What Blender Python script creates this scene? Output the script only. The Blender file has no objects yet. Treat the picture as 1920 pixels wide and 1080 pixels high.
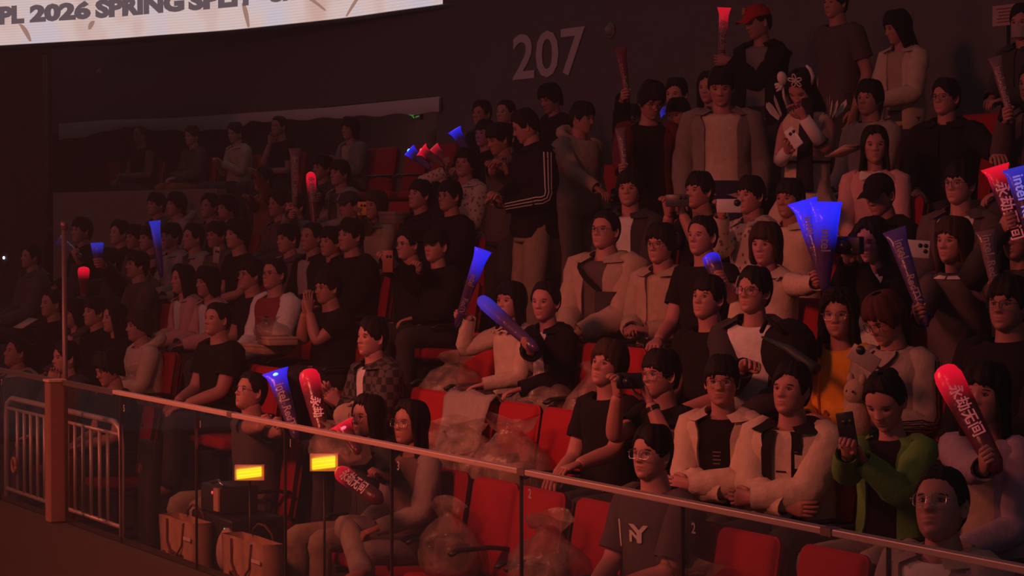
import bpy, bmesh, math, random
import numpy as np
from mathutils import Vector, Matrix

C = bpy.context.scene.collection
sc = bpy.context.scene
random.seed(7)

# ------------------------------------------------------------------ camera, world, lights, exposure
F_PX = 4550.0
CX, CZ = 0.4756, 0.8797                      # the seat rows run 28 degrees off the view axis
CAM_Z = 2.31
PITCH = math.atan(140 / F_PX)
FH = np.array([-CZ, CX, 0.0]); RT = np.array([CX, CZ, 0.0]); UPW = np.array([0, 0, 1.0])
FWD = FH * math.cos(PITCH) - UPW * math.sin(PITCH)
UPC = UPW * math.cos(PITCH) + FH * math.sin(PITCH)
CAM = np.array([0, 0, CAM_Z])
cd = bpy.data.cameras.new('camera'); cd.sensor_width = 36; cd.lens = 36 * F_PX / 1920
cd.clip_end = 200
cam = bpy.data.objects.new('camera', cd); C.objects.link(cam)
cam.matrix_world = Matrix(((RT[0], UPC[0], -FWD[0], 0), (RT[1], UPC[1], -FWD[1], 0), (RT[2], UPC[2], -FWD[2], CAM_Z), (0, 0, 0, 1)))
sc.camera = cam

sc.view_settings.view_transform = 'Standard'
sc.view_settings.look = 'None'
sc.view_settings.gamma = 1
sc.view_settings.use_curve_mapping = False
sc.view_settings.exposure = 0.0

w = bpy.data.worlds.new('hall'); sc.world = w; w.use_nodes = True
bg = w.node_tree.nodes['Background']
bg.inputs[0].default_value = (.92, .66, .75, 1); bg.inputs[1].default_value = .049

def area(name, loc, target, size, power, col, spread=180):
    l = bpy.data.lights.new(name, 'AREA'); l.shape = 'DISK'; l.size = size; l.energy = power; l.color = col
    l.spread = math.radians(spread)
    o = bpy.data.objects.new(name, l); C.objects.link(o); o.location = loc
    o.rotation_euler = (Vector(target) - Vector(loc)).to_track_quat('-Z', 'Y').to_euler()
    return o
area('stage_wash_light', (-22, -9, 6.5), (-16, 7, 1.4), 4.0, 182, (1, .125, .145))
area('stage_floor_light', (-17, -2, 5.5), (-12.5, 2.4, -1), 2.0, 150, (1, .22, .12), 90)
area('rail_wash_light', (-8, -1.5, 6.0), (-12.0, 5.0, 1.0), 1.5, 75, (1, .19, .12), 70)

area('upper_bay_fill', (-28.5, 13.0, 4.35), (-28.5, 12.2, 2.2), 1.2, 16, (1, .45, .40))  # unseen fill light added to lift the dark recess

def at(px, py, Y):
    d = FWD + RT * ((px - 960) / F_PX) + UPC * ((540 - py) / F_PX)
    return CAM + d * (Y / d[1])
def atz(px, py, z):
    d = FWD + RT * ((px - 960) / F_PX) + UPC * ((540 - py) / F_PX)
    return CAM + d * ((z - CAM_Z) / d[2])
def proj(P):
    v = np.asarray(P) - CAM; d = v @ FWD
    return 960 + F_PX * (v @ RT) / d, 540 - F_PX * (v @ UPC) / d

ROW0, PITCHY, RISE = 5.7, .741, .298
def rowN(k): return ROW0 + PITCHY * k
def rowZ(k): return RISE * k

# ------------------------------------------------------------------ materials
MATS = {}
def nodes(name):
    m = bpy.data.materials.new(name); m.use_nodes = True
    nt = m.node_tree
    return m, nt, nt.nodes['Principled BSDF']
def mat(name, col, rough=.8, metal=0, bump=0, scale=60, spec=.3, var=.12, sheen=0, detail=3):
    if name in MATS: return MATS[name]
    m, nt, b = nodes(name)
    b.inputs['Roughness'].default_value = rough; b.inputs['Metallic'].default_value = metal
    b.inputs['Specular IOR Level'].default_value = spec
    tc = nt.nodes.new('ShaderNodeTexCoord')
    n = nt.nodes.new('ShaderNodeTexNoise'); n.inputs['Scale'].default_value = scale; n.inputs['Detail'].default_value = detail
    nt.links.new(tc.outputs['Object'], n.inputs['Vector'])
    r = nt.nodes.new('ShaderNodeMix'); r.data_type = 'RGBA'
    r.inputs['A'].default_value = tuple(c * (1 - var) for c in col[:3]) + (1,)
    r.inputs['B'].default_value = tuple(min(1, c * (1 + var)) for c in col[:3]) + (1,)
    nt.links.new(n.outputs['Fac'], r.inputs['Factor'])
    nt.links.new(r.outputs['Result'], b.inputs['Base Color'])
    if bump:
        bp = nt.nodes.new('ShaderNodeBump'); bp.inputs['Strength'].default_value = bump; bp.inputs['Distance'].default_value = .01
        nt.links.new(n.outputs['Fac'], bp.inputs['Height']); nt.links.new(bp.outputs['Normal'], b.inputs['Normal'])
    MATS[name] = m
    return m
PAL = dict(black=(.013, .011, .012), charcoal=(.055, .048, .05), grey=(.22, .21, .21), white=(.72, .70, .68), cream=(.60, .47, .36),
           beige=(.44, .33, .25), khaki=(.34, .26, .19), maroon=(.26, .045, .055), green=(.13, .30, .07), yellow=(.75, .36, .03),
           brown=(.19, .12, .09), navy=(.03, .035, .08), pink=(.62, .34, .33), denim=(.17, .19, .26), wine=(.16, .02, .03),
           taupe=(.24, .20, .18), lilac=(.36, .28, .36), stone=(.36, .30, .27), red=(.5, .02, .03), dkgreen=(.05, .07, .04), rust=(.3, .1, .05), dusk=(.10, .075, .075))
def cloth(c):
    if c == 'plaid':
        if 'plaid' in MATS: return MATS['plaid']
        m, nt, b = nodes('plaid_cloth')
        tc = nt.nodes.new('ShaderNodeTexCoord'); ck = nt.nodes.new('ShaderNodeTexChecker'); ck.inputs['Scale'].default_value = 22
        ck.inputs['Color1'].default_value = (.02, .018, .02, 1); ck.inputs['Color2'].default_value = (.10, .08, .08, 1)
        nt.links.new(tc.outputs['Object'], ck.inputs['Vector']); nt.links.new(ck.outputs['Color'], b.inputs['Base Color'])
        b.inputs['Roughness'].default_value = .9; MATS['plaid'] = m; return m
    if c == 'floral':
        if 'floral' in MATS: return MATS['floral']
        m, nt, b = nodes('floral_cloth')
        tc = nt.nodes.new('ShaderNodeTexCoord'); n = nt.nodes.new('ShaderNodeTexVoronoi'); n.inputs['Scale'].default_value = 26
        cr = nt.nodes.new('ShaderNodeValToRGB'); cr.color_ramp.elements[0].position = .25; cr.color_ramp.elements[0].color = (.18, .12, .1, 1)
        cr.color_ramp.elements[1].position = .34; cr.color_ramp.elements[1].color = (.55, .46, .40, 1)
        nt.links.new(tc.outputs['Object'], n.inputs['Vector']); nt.links.new(n.outputs['Distance'], cr.inputs['Fac'])
        nt.links.new(cr.outputs['Color'], b.inputs['Base Color']); b.inputs['Roughness'].default_value = .9
        MATS['floral'] = m; return m
    return mat(c + '_cloth', PAL[c], .9, 0, .8, 19, .15, .2, 0, 5)
SKIN = [mat('skin_fair', (.53, .25, .215), .5, 0, .08, 90, .35, .06), mat('skin_medium', (.46, .21, .18), .5, 0, .08, 90, .35, .06),
        mat('skin_tan', (.38, .165, .14), .5, 0, .08, 90, .35, .06)]
LIP = mat('lip', (.40, .155, .13), .4, 0, 0, 60, .4); EYEW = mat('eye_white', (.26, .22, .21), .25, 0, 0, 30, .5); DARK = mat('iris_dark', (.012, .01, .01), .3, 0, 0, 30, .5)
HAIRS = dict(black=mat('black_hair', (.013, .011, .012), .6, 0, .5, 110, .15, .3), brown=mat('brown_hair', (.045, .024, .016), .6, 0, .5, 110, .15, .3),
             reddish=mat('reddish_hair', (.085, .025, .022), .6, 0, .5, 110, .15, .3))
METAL = mat('steel', (.55, .53, .52), .28, 1, .02, 20, .5, .08)
DMETAL = mat('dark_frame_metal', (.03, .028, .028), .3, .6, 0, 20, .5)
PLASTIC = mat('black_plastic', (.018, .017, .018), .4, 0, .05, 50, .4)
SEATRED = mat('seat_red_fabric', (.38, .016, .026), .85, 0, .25, 140, .2, .18)
SEATSHELL = mat('seat_red_shell', (.24, .012, .018), .5, 0, .05, 60, .35, .1)
SHOE = mat('shoe_dark', (.04, .035, .035), .6, 0, .1, 60, .3)

# ------------------------------------------------------------------ mesh helpers
def tag(o, label=None, cat=None, group=None, kind=None):
    if label: o['label'] = label
    if cat: o['category'] = cat
    if group: o['group'] = group
    if kind: o['kind'] = kind
    return o
def empty(name, loc, label, cat, group=None):
    o = bpy.data.objects.new(name, None); C.objects.link(o); o.location = loc; o.empty_display_size = .1
    return tag(o, label, cat, group)
_gf = {}
def gridf(nr, nc, closed):
    key = (nr, nc, closed)
    if key not in _gf:
        i, j = np.meshgrid(np.arange(nr - 1), np.arange(nc if closed else nc - 1), indexing='ij')
        j2 = (j + 1) % nc
        _gf[key] = np.stack([i * nc + j, i * nc + j2, (i + 1) * nc + j2, (i + 1) * nc + j], -1).reshape(-1, 4)
    return _gf[key]
class G:
    def __init__(s): s.v = []; s.n = 0; s.q = []; s.qm = []; s.x = []; s.xm = []
    def grid(s, P, closed=True, m=0, cap0=False, cap1=False, flip=False):
        P = np.asarray(P, float); nr, nc = P.shape[:2]
        f = gridf(nr, nc, closed) + s.n
        s.q.append(f[:, ::-1] if flip else f); s.qm.append(np.full(len(f), m))
        if cap0: s.x.append(list(range(s.n, s.n + nc))[::1 if flip else -1]); s.xm.append(m)
        if cap1: s.x.append(list(range(s.n + (nr - 1) * nc, s.n + nr * nc))[::-1 if flip else 1]); s.xm.append(m)
        s.v.append(P.reshape(-1, 3)); s.n += nr * nc
    def raw(s, V, faces, m=0, flip=False):
        V = np.asarray(V, float); 
        for f in faces:
            f = [i + s.n for i in f]
            s.x.append(f[::-1] if flip else f); s.xm.append(m)
        s.v.append(V); s.n += len(V)
    def box(s, c, sz, m=0, R=None, bev=0):
        sx, sy, sz_ = [a / 2 for a in sz]
        V = np.array([(x, y, z) for z in (-sz_, sz_) for y in (-sy, sy) for x in (-sx, sx)])
        if R is not None: V = V @ np.asarray(R).T
        s.raw(V + np.asarray(c), [(0, 2, 3, 1), (4, 5, 7, 6), (0, 1, 5, 4), (2, 6, 7, 3), (0, 4, 6, 2), (1, 3, 7, 5)], m)
    def merge(s, o, M=None, m0=0):
        V = np.concatenate(o.v)
        if M is not None: V = V @ M[:3, :3].T + M[:3, 3]
        flip = M is not None and np.linalg.det(M[:3, :3]) < 0
        for f, fm in zip(o.q, o.qm):
            s.q.append((f[:, ::-1] if flip else f) + s.n); s.qm.append(fm + m0)
        for f, fm in zip(o.x, o.xm):
            f = [i + s.n for i in f]; s.x.append(f[::-1] if flip else f); s.xm.append(fm + m0)
        s.v.append(V); s.n += len(V)
    def mesh(s, name, mats, origin=(0, 0, 0), smooth=True):
        me = bpy.data.meshes.new(name)
        V = np.concatenate(s.v) - np.asarray(origin)
        q = np.concatenate(s.q) if s.q else np.zeros((0, 4), int)
        qm = np.concatenate(s.qm) if s.qm else np.zeros(0, int)
        nl = len(q) * 4 + sum(len(f) for f in s.x)
        me.vertices.add(len(V)); me.vertices.foreach_set('co', V.ravel().astype(np.float32))
        me.loops.add(nl)
        xl = [i for f in s.x for i in f]
        me.loops.foreach_set('vertex_index', np.concatenate([q.ravel(), np.array(xl, int)]).astype(np.int32))
        tot = np.concatenate([np.full(len(q), 4), np.array([len(f) for f in s.x], int)]).astype(np.int32)
        st = np.concatenate([[0], np.cumsum(tot)[:-1]]).astype(np.int32)
        me.polygons.add(len(tot)); me.polygons.foreach_set('loop_start', st); me.polygons.foreach_set('loop_total', tot)
        me.polygons.foreach_set('material_index', np.concatenate([qm, np.array(s.xm, int)]).astype(np.int32))
        me.polygons.foreach_set('use_smooth', np.full(len(tot), smooth))
        for m_ in mats: me.materials.append(m_)
        me.update(calc_edges=True); me.validate()
        return me
    def build(s, name, mats, parent=None, origin=(0, 0, 0), smooth=True, loc=None):
        if not isinstance(mats, (list, tuple)): mats = [mats]
        o = bpy.data.objects.new(name, s.mesh(name, mats, origin, smooth)); C.objects.link(o)
        if parent is not None: o.parent = parent
        else: o.location = origin
        if loc is not None: o.location = loc
        return o
def nrm(v):
    v = np.asarray(v, float); return v / (np.linalg.norm(v) + 1e-9)
def resample(P, n):
    """smooth (Catmull-Rom) curve through P with n points per span"""
    P = np.asarray(P, float); Q = np.vstack([2 * P[0] - P[1], P, 2 * P[-1] - P[-2]])
    out = []
    for i in range(1, len(Q) - 2):
        for t in np.linspace(0, 1, n, endpoint=False):
            a, b, c, d = Q[i - 1], Q[i], Q[i + 1], Q[i + 2]
            out.append(.5 * ((2 * b) + (c - a) * t + (2 * a - 5 * b + 4 * c - d) * t * t + (3 * b - a - 3 * c + d) * t ** 3))
    out.append(P[-1]); return np.array(out)
def tube_pts(pts, rad, n=8, ref=None, wr=0, seed=0, rot=0):
    pts = np.asarray(pts, float); K = len(pts)
    T = np.gradient(pts, axis=0); T /= np.linalg.norm(T, axis=1)[:, None] + 1e-9
    rad = np.asarray(rad, float)
    if rad.ndim == 0: rad = np.full((K, 2), float(rad))
    elif rad.ndim == 1: rad = np.stack([rad, rad], 1)
    a0 = np.asarray(ref if ref is not None else ((0, 0, 1) if abs(T[0][2]) < .9 else (0, -1, 0)), float)
    A = []; 
    for k in range(K):
        a0 = a0 - T[k] * (a0 @ T[k]); a0 = nrm(a0); A.append(a0)
    A = np.array(A); B = np.cross(T, A)
    th = np.linspace(0, 2 * np.pi, n, endpoint=False) + rot
    c, s_ = np.cos(th), np.sin(th)
    f = 1.0
    if wr:
        kk = np.arange(K)[:, None]
        f = 1 + wr * (np.sin(3 * th[None] + 1.9 * kk + seed) + .7 * np.sin(2 * th[None] - 2.7 * kk + seed * 1.7))
    return pts[:, None] + A[:, None] * (c[None] * rad[:, :1] * f)[..., None] + B[:, None] * (s_[None] * rad[:, 1:] * f)[..., None]
def tube(g, pts, rad, n=8, m=0, cap=True, **kw):
    g.grid(tube_pts(pts, rad, n, **kw), True, m, cap, cap)
def ellip(g, c, r, n=10, k=7, m=0, R=None):
    t = np.linspace(0, np.pi, k + 1); p = np.linspace(0, 2 * np.pi, n, endpoint=False)
    P = np.stack([np.sin(t)[:, None] * np.cos(p)[None], np.sin(t)[:, None] * np.sin(p)[None], np.repeat(-np.cos(t)[:, None], n, 1)], -1) * np.asarray(r)
    if R is not None: P = P @ np.asarray(R).T
    g.grid(P + np.asarray(c), True, m)
def rz(a): c, s = math.cos(a), math.sin(a); return np.array([[c, -s, 0], [s, c, 0], [0, 0, 1.]])
def rx(a): c, s = math.cos(a), math.sin(a); return np.array([[1., 0, 0], [0, c, -s], [0, s, c]])
def ry(a): c, s = math.cos(a), math.sin(a); return np.array([[c, 0, s], [0, 1., 0], [-s, 0, c]])
def rounded_box(name, sz, bev, mats, seg=2):
    bm = bmesh.new(); bmesh.ops.create_cube(bm, size=1)
    bmesh.ops.scale(bm, vec=sz, verts=bm.verts)
    bmesh.ops.bevel(bm, geom=list(bm.edges), offset=bev, segments=seg, profile=.5, affect='EDGES')
    me = bpy.data.meshes.new(name); bm.to_mesh(me); bm.free()
    for m_ in (mats if isinstance(mats, (list, tuple)) else [mats]): me.materials.append(m_)
    me.polygons.foreach_set('use_smooth', [True] * len(me.polygons))
    return me
def link(name, me, parent=None, loc=(0, 0, 0), rot=None):
    o = bpy.data.objects.new(name, me); C.objects.link(o); o.parent = parent; o.location = loc
    if rot is not None: o.rotation_euler = rot
    return o
_txt = {}
def text_mesh(s, size=1, bold=0, align='CENTER', sx=1):
    cu = bpy.data.curves.new('txt', 'FONT'); cu.body = s; cu.size = size; cu.offset = bold; cu.align_x = align; cu.align_y = 'CENTER'
    cu.resolution_u = 3; cu.fill_mode = 'FRONT'
    o = bpy.data.objects.new('txt', cu); C.objects.link(o)
    dg = bpy.context.evaluated_depsgraph_get(); me = bpy.data.meshes.new_from_object(o.evaluated_get(dg))
    bpy.data.objects.remove(o); bpy.data.curves.remove(cu)
    V = np.empty(len(me.vertices) * 3, np.float32); me.vertices.foreach_get('co', V); V = V.reshape(-1, 3).copy(); V[:, 0] *= sx
    F = [tuple(p.vertices) for p in me.polygons]
    bpy.data.meshes.remove(me)
    return V.astype(float), F
# ------------------------------------------------------------------ inflatable cheering sticks
def stick_mat(name, base, emis, strength, p0, p1, spot=0):
    m, nt, b = nodes(name)
    b.inputs['Base Color'].default_value = base + (1,); b.inputs['Roughness'].default_value = .28
    tc = nt.nodes.new('ShaderNodeTexCoord'); sp = nt.nodes.new('ShaderNodeSeparateXYZ'); mr = nt.nodes.new('ShaderNodeMapRange'); mr.interpolation_type = 'SMOOTHSTEP'
    mr.inputs['From Min'].default_value = p0; mr.inputs['From Max'].default_value = p1; mr.inputs['To Min'].default_value = .004; mr.inputs['To Max'].default_value = strength
    nt.links.new(tc.outputs['Generated'], sp.inputs[0]); nt.links.new(sp.outputs['Z'], mr.inputs['Value']); nt.links.new(mr.outputs[0], b.inputs['Emission Strength'])
    n = nt.nodes.new('ShaderNodeTexNoise'); n.inputs['Scale'].default_value = 25; bp = nt.nodes.new('ShaderNodeBump'); bp.inputs['Strength'].default_value = .5; bp.inputs['Distance'].default_value = .01
    nt.links.new(tc.outputs['Object'], n.inputs['Vector']); nt.links.new(n.outputs['Fac'], bp.inputs['Height']); nt.links.new(bp.outputs['Normal'], b.inputs['Normal'])
    b.inputs['Emission Color'].default_value = emis + (1,)
    return m
BL = (.010, .020, 1.0); RD = (1.0, .004, .030)
SM = dict(blue=stick_mat('stick_blue_lit', (.085, .04, .11), BL, .85, .58, .97), blue2=stick_mat('stick_blue_soft', (.085, .04, .11), (.03, .05, 1.0), .40, .45, 1.0), bluebig=stick_mat('stick_blue_bright', (.085, .04, .11), BL, 1.0, .45, .90),
          bluedim=stick_mat('stick_blue_faint', (.085, .04, .11), (.10, .06, .55), .035, .4, 1.05), red=stick_mat('stick_red_lit', (.14, .03, .05), RD, .75, .58, .98), redtip=stick_mat('stick_red_tip', (.18, .04, .05), (1.0, .01, .04), .55, .55, 1.0),
          reddim=stick_mat('stick_red_faint', (.22, .05, .06), RD, .10, .3, 1.0), off=stick_mat('stick_clear', (.20, .11, .12), (.1, .02, .05), .01, .3, 1), offred=stick_mat('stick_wine', (.17, .035, .05), (.3, .0, .02), .02, .3, 1))
def spark_mat(name, c, s):
    m, nt, b = nodes(name); b.inputs['Emission Color'].default_value = c + (1,); b.inputs['Emission Strength'].default_value = s; return m
SPARK = dict(b=spark_mat('blue_diode', (.06, .55, 1.0), 1.6), r=spark_mat('red_diode', (1.0, .05, .15), 1.3))
PRINT = mat('stick_print', (.40, .31, .36), .5, 0, 0, 20, .3, .03)
PRINTB = spark_mat('stick_print_backlit', (.08, .18, 1.0), .5); PRINTR = spark_mat('stick_print_red', (1.0, .06, .10), .16)
STICKS = {}
def stick(id_, tip, hnd, row, dY, col, label, r=(.018, .040, .048), end='flat', text=None, tsize=.07, tmat=None, tpos=.28, grip=.13, diode=None, dTip=0):
    Y = rowN(row) + dY
    a = at(hnd[0], hnd[1], Y); b = at(tip[0], tip[1], Y + dTip)
    L = np.linalg.norm(b - a); ax = (b - a) / L
    STICKS[id_] = dict(a=a, b=b, axis=ax, L=L, grip=a + ax * grip * L, col=col, r=r, end=end, text=text, tsize=tsize, tmat=tmat, tpos=tpos, label=label, diode=diode)
def build_sticks():
    for k, s in STICKS.items():
        L = s['L']; r0, r1, r2 = s['r']
        z = [0, .012, .3, .6, .8, .9, 1.0]
        if s['end'] == 'flat': rad = [(r0 * .6, r0 * .6), (r0, r0), (r0 + (r1 - r0) * .4,) * 2, (r0 + (r1 - r0) * .8,) * 2, (r1, r1 * .95), (r1 * 1.08, r1 * .7), (r2 * 1.12, .004)]
        else:
            z = [0, .012, .3, .6, .82, .90, .955, .985, 1.0]; rad = [(r0 * .6, r0 * .6), (r0, r0), (r0 + (r1 - r0) * .4,) * 2, (r0 + (r1 - r0) * .8,) * 2, (r1, r1), (r1, r1), (r1 * .86, r1 * .86), (r1 * .55, r1 * .55), (r1 * .1, r1 * .1)]
        pts = np.array([(0, 0, q * L) for q in z])
        zz = s['axis']; n = CAM - (s['a'] + s['b']) / 2; n = nrm(n - zz * (n @ zz)); xx = np.cross(n, zz)
        zi = np.linspace(0, 1, 17); ra = np.array([(np.interp(q, z, [a for a, _ in rad]), np.interp(q, z, [b for _, b in rad])) for q in zi])
        if s['end'] != 'flat': zi = np.concatenate([np.linspace(0, .9, 12), [.93, .955, .975, .99, 1.0]]); ra = np.array([(np.interp(q, z, [a for a, _ in rad]), np.interp(q, z, [b for _, b in rad])) for q in zi])
        g = G(); tube(g, np.array([(0, 0, q * L) for q in zi]), ra, 14, 0, ref=(1, 0, 0), wr=.012, seed=len(k))
        M = Matrix((tuple(np.append(v, 0)) for v in (xx, n * 1.0, zz))).transposed() if False else None
        R = np.stack([xx, n, zz], 1)
        if np.linalg.det(R) < 0: xx = -xx; R = np.stack([xx, n, zz], 1)
        o = g.build('cheering_stick', SM[s['col']]); 
        o.matrix_world = Matrix([list(R[i]) + [s['a'][i]] for i in range(3)] + [[0, 0, 0, 1]])
        tag(o, s['label'], 'light stick', 'inflatable cheering sticks')
        if s['text']:
            zend = 0
            for (tx, t0, sz) in s['text']:
                V, Fc = text_mesh(tx, sz, sz * .02, 'LEFT')
                V[:, 0] -= V[:, 0].min()
                t0 = max(t0, zend / L); zend = t0 * L + V[:, 0].max() + .03
                zc = L * (1 - t0) - V[:, 0]
                rr = np.array([np.interp(q / L, z, [a for a, _ in rad]) for q in zc])
                u = V[:, 1]; vx = np.cross(n, -zz); sgn = 1 if vx @ xx > 0 else -1
                rb = np.array([np.interp(q / L, z, [b for _, b in rad]) for q in zc])
                yy = rb * np.sqrt(np.maximum(1 - .45 * (u / rr) ** 2, .3)) + .003
                g = G(); g.raw(np.stack([u * sgn, yy, zc], 1), Fc); g.build('stick_print', s['tmat'] or PRINT, o, smooth=False)
        if s['diode']:
            q, c = s['diode']; g = G(); rb = np.interp(q, z, [b for _, b in rad]); ellip(g, (.004, rb, q * L), (.016, .008, .010), 8, 6); g.build('diode', SPARK[c], o)
T_IN = [('intel', .14, .062), ('RedTV', .50, .052)]
stick('b1', (852, 243), (884, 296), 6, -.30, 'blue', 'blue lit cheering stick raised above the black haired man in front of the aisle', r=(.02, .045, .06))
stick('b2', (767, 281), (806, 316), 5, -.2, 'blue', 'small blue lit stick left of the two red ones in front of empty seats', r=(.02, .045, .055), diode=(.93, 'b'))
stick('r3', (790, 280), (832, 312), 5, -.26, 'red', 'red lit cheering stick held low before the empty upper seats', r=(.02, .04, .06), diode=(.95, 'r'))
stick('r3b', (812, 276), (846, 312), 5, -.1, 'redtip', 'second red stick just right of the red lit one before the empty seats', r=(.02, .04, .05))
stick('b4', (290, 414), (303, 520), 3, -.28, 'blue2', 'blue stick held upright among the left side rows', r=(.022, .04, .05))
stick('b5', (108, 449), (152, 482), 2, -.3, 'bluedim', 'faint blue stick leaning left near the far left spectators', r=(.02, .045, .05))
stick('b6', (182, 455), (184, 500), 2, -.35, 'blue2', 'short blue stick upright in the dim far left rows', r=(.022, .05, .05))
stick('r7', (157, 500), (156, 560), 2, -.5, 'red', 'stubby bright red stick in the far left rows', r=(.02, .05, .05), end='dome')
stick('r8', (582, 322), (590, 428), 4, -.32, 'red', 'red lit stick with white print held up in the middle rows', r=(.02, .042, .045), end='dome', text=[('永劫无间', .10, .055)], tmat=PRINT)
stick('o25', (553, 278), (553, 388), 4, -.42, 'off', 'unlit pale stick with dark print left of the red lit one', r=(.022, .04, .05), text=[('永劫无间', .12, .055), ('NBPL', .62, .05)])
stick('b9', (906, 468), (855, 612), 2, -.25, 'blue', 'long stick with a blue tip and reddish handle, leaning right, by the empty seat', r=(.018, .04, .05), text=[('intel', .28, .055), ('RedTV', .60, .045)])
stick('b10', (900, 560), (1006, 655), 2, -.33, 'blue2', 'blue tipped stick pointing left across the smiling woman', r=(.03, .044, .05), end='dome')
stick('b11', (516, 695), (556, 822), 0, -.36, 'blue', 'blue lit stick with a white spot standing over the handrail', r=(.024, .05, .07), text=[('intel', .26, .07), ('RedTV', .58, .06)], diode=(.90, 'b'))
stick('r12', (577, 693), (606, 822), 0, -.44, 'red', 'round ended red stick standing beside the blue one over the handrail', r=(.034, .056, .056), end='dome', text=[('永劫', .45, .06)], tmat=PRINTR)
stick('r13', (641, 793), (672, 850), 0, -.5, 'red', 'red glowing stick crossing behind the handrail', r=(.02, .04, .06), diode=(.7, 'r'))
stick('r14', (636, 884), (712, 938), 0, -.55, 'red', 'red glowing stick with lettering low behind the glass', r=(.04, .044, .044), end='dome', text=[('永劫无间', .22, .07)], tmat=PRINTR)
stick('b15', (1331, 478), (1352, 534), 3, -.30, 'blue', 'short bright blue stick before the short haired man in black', r=(.035, .05, .04), end='dome')
stick('b16', (1505, 376), (1552, 545), 3, -.36, 'bluebig', 'bright blue stick, left one of the crossed pair', r=(.022, .055, .075), text=[('intel', .22, .06), ('RedTV', .55, .05)])
stick('b16b', (1549, 378), (1546, 548), 3, -.46, 'bluebig', 'bright blue stick, right upright one of the crossed pair', r=(.022, .07, .075), text=[('intel', .30, .07)])
stick('o17', (1677, 430), (1738, 612), 2, .20, 'bluedim', 'unlit violet stick with white lettering leaning right in front of a white phone', r=(.018, .043, .055), text=T_IN)
stick('o18', (1848, 432), (1870, 560), 3, -.42, 'off', 'unlit stick with white lettering in front of the long haired woman in brown', r=(.018, .038, .045), text=[('intel', .08, .06), ('RedTV', .46, .05)])
stick('r19', (1866, 312), (1902, 432), 3, -.1, 'red', 'red lit stick with calligraphy at the right edge', r=(.03, .05, .065), text=[('永劫无间', .30, .075)], tmat=PRINTR, diode=None)
stick('b20', (1904, 314), (1934, 436), 3, -.16, 'blue2', 'blue lit stick with white lettering at the right edge beside the red one', r=(.03, .05, .06), text=[('intel', .16, .075), ('RedTV', .52, .06)], tmat=PRINTB)
stick('r21', (1768, 688), (1872, 884), 1, -.36, 'red', 'thick red lit stick held up in front of a woman at the right', r=(.036, .056, .056), end='dome', text=[('永劫无间', .24, .06)], tmat=PRINTR)
stick('r22', (1358, 14), (1352, 128), 7, -.25, 'redtip', 'narrow red stick held straight up near the red cap', r=(.024, .036, .05), text=[('永劫无间', .20, .06), ('NBPL', .72, .045)])
stick('o23', (1163, 88), (1177, 192), 6, -.3, 'offred', 'unlit dark red stick rising above the crowd below the wall speaker', r=(.02, .04, .05), text=[('RedTV', .55, .04)])
stick('o24', (1163, 240), (1173, 330), 5, -.42, 'off', 'unlit stick with small lettering hanging before the red cardigan', r=(.018, .034, .036), text=[('intel', .25, .05), ('RedTV', .50, .045)])
stick('b26', (1238, 208), (1275, 204), 6, -.3, 'blue2', 'small blue light stick behind the man looking down', r=(.02, .03, .05))
stick('o27', (1866, 106), (1898, 232), 6, -.3, 'off', 'unlit stick with pale lettering held up near the right edge', r=(.018, .036, .045), text=[('intel', .18, .05), ('RedTV', .48, .045)])
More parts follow.
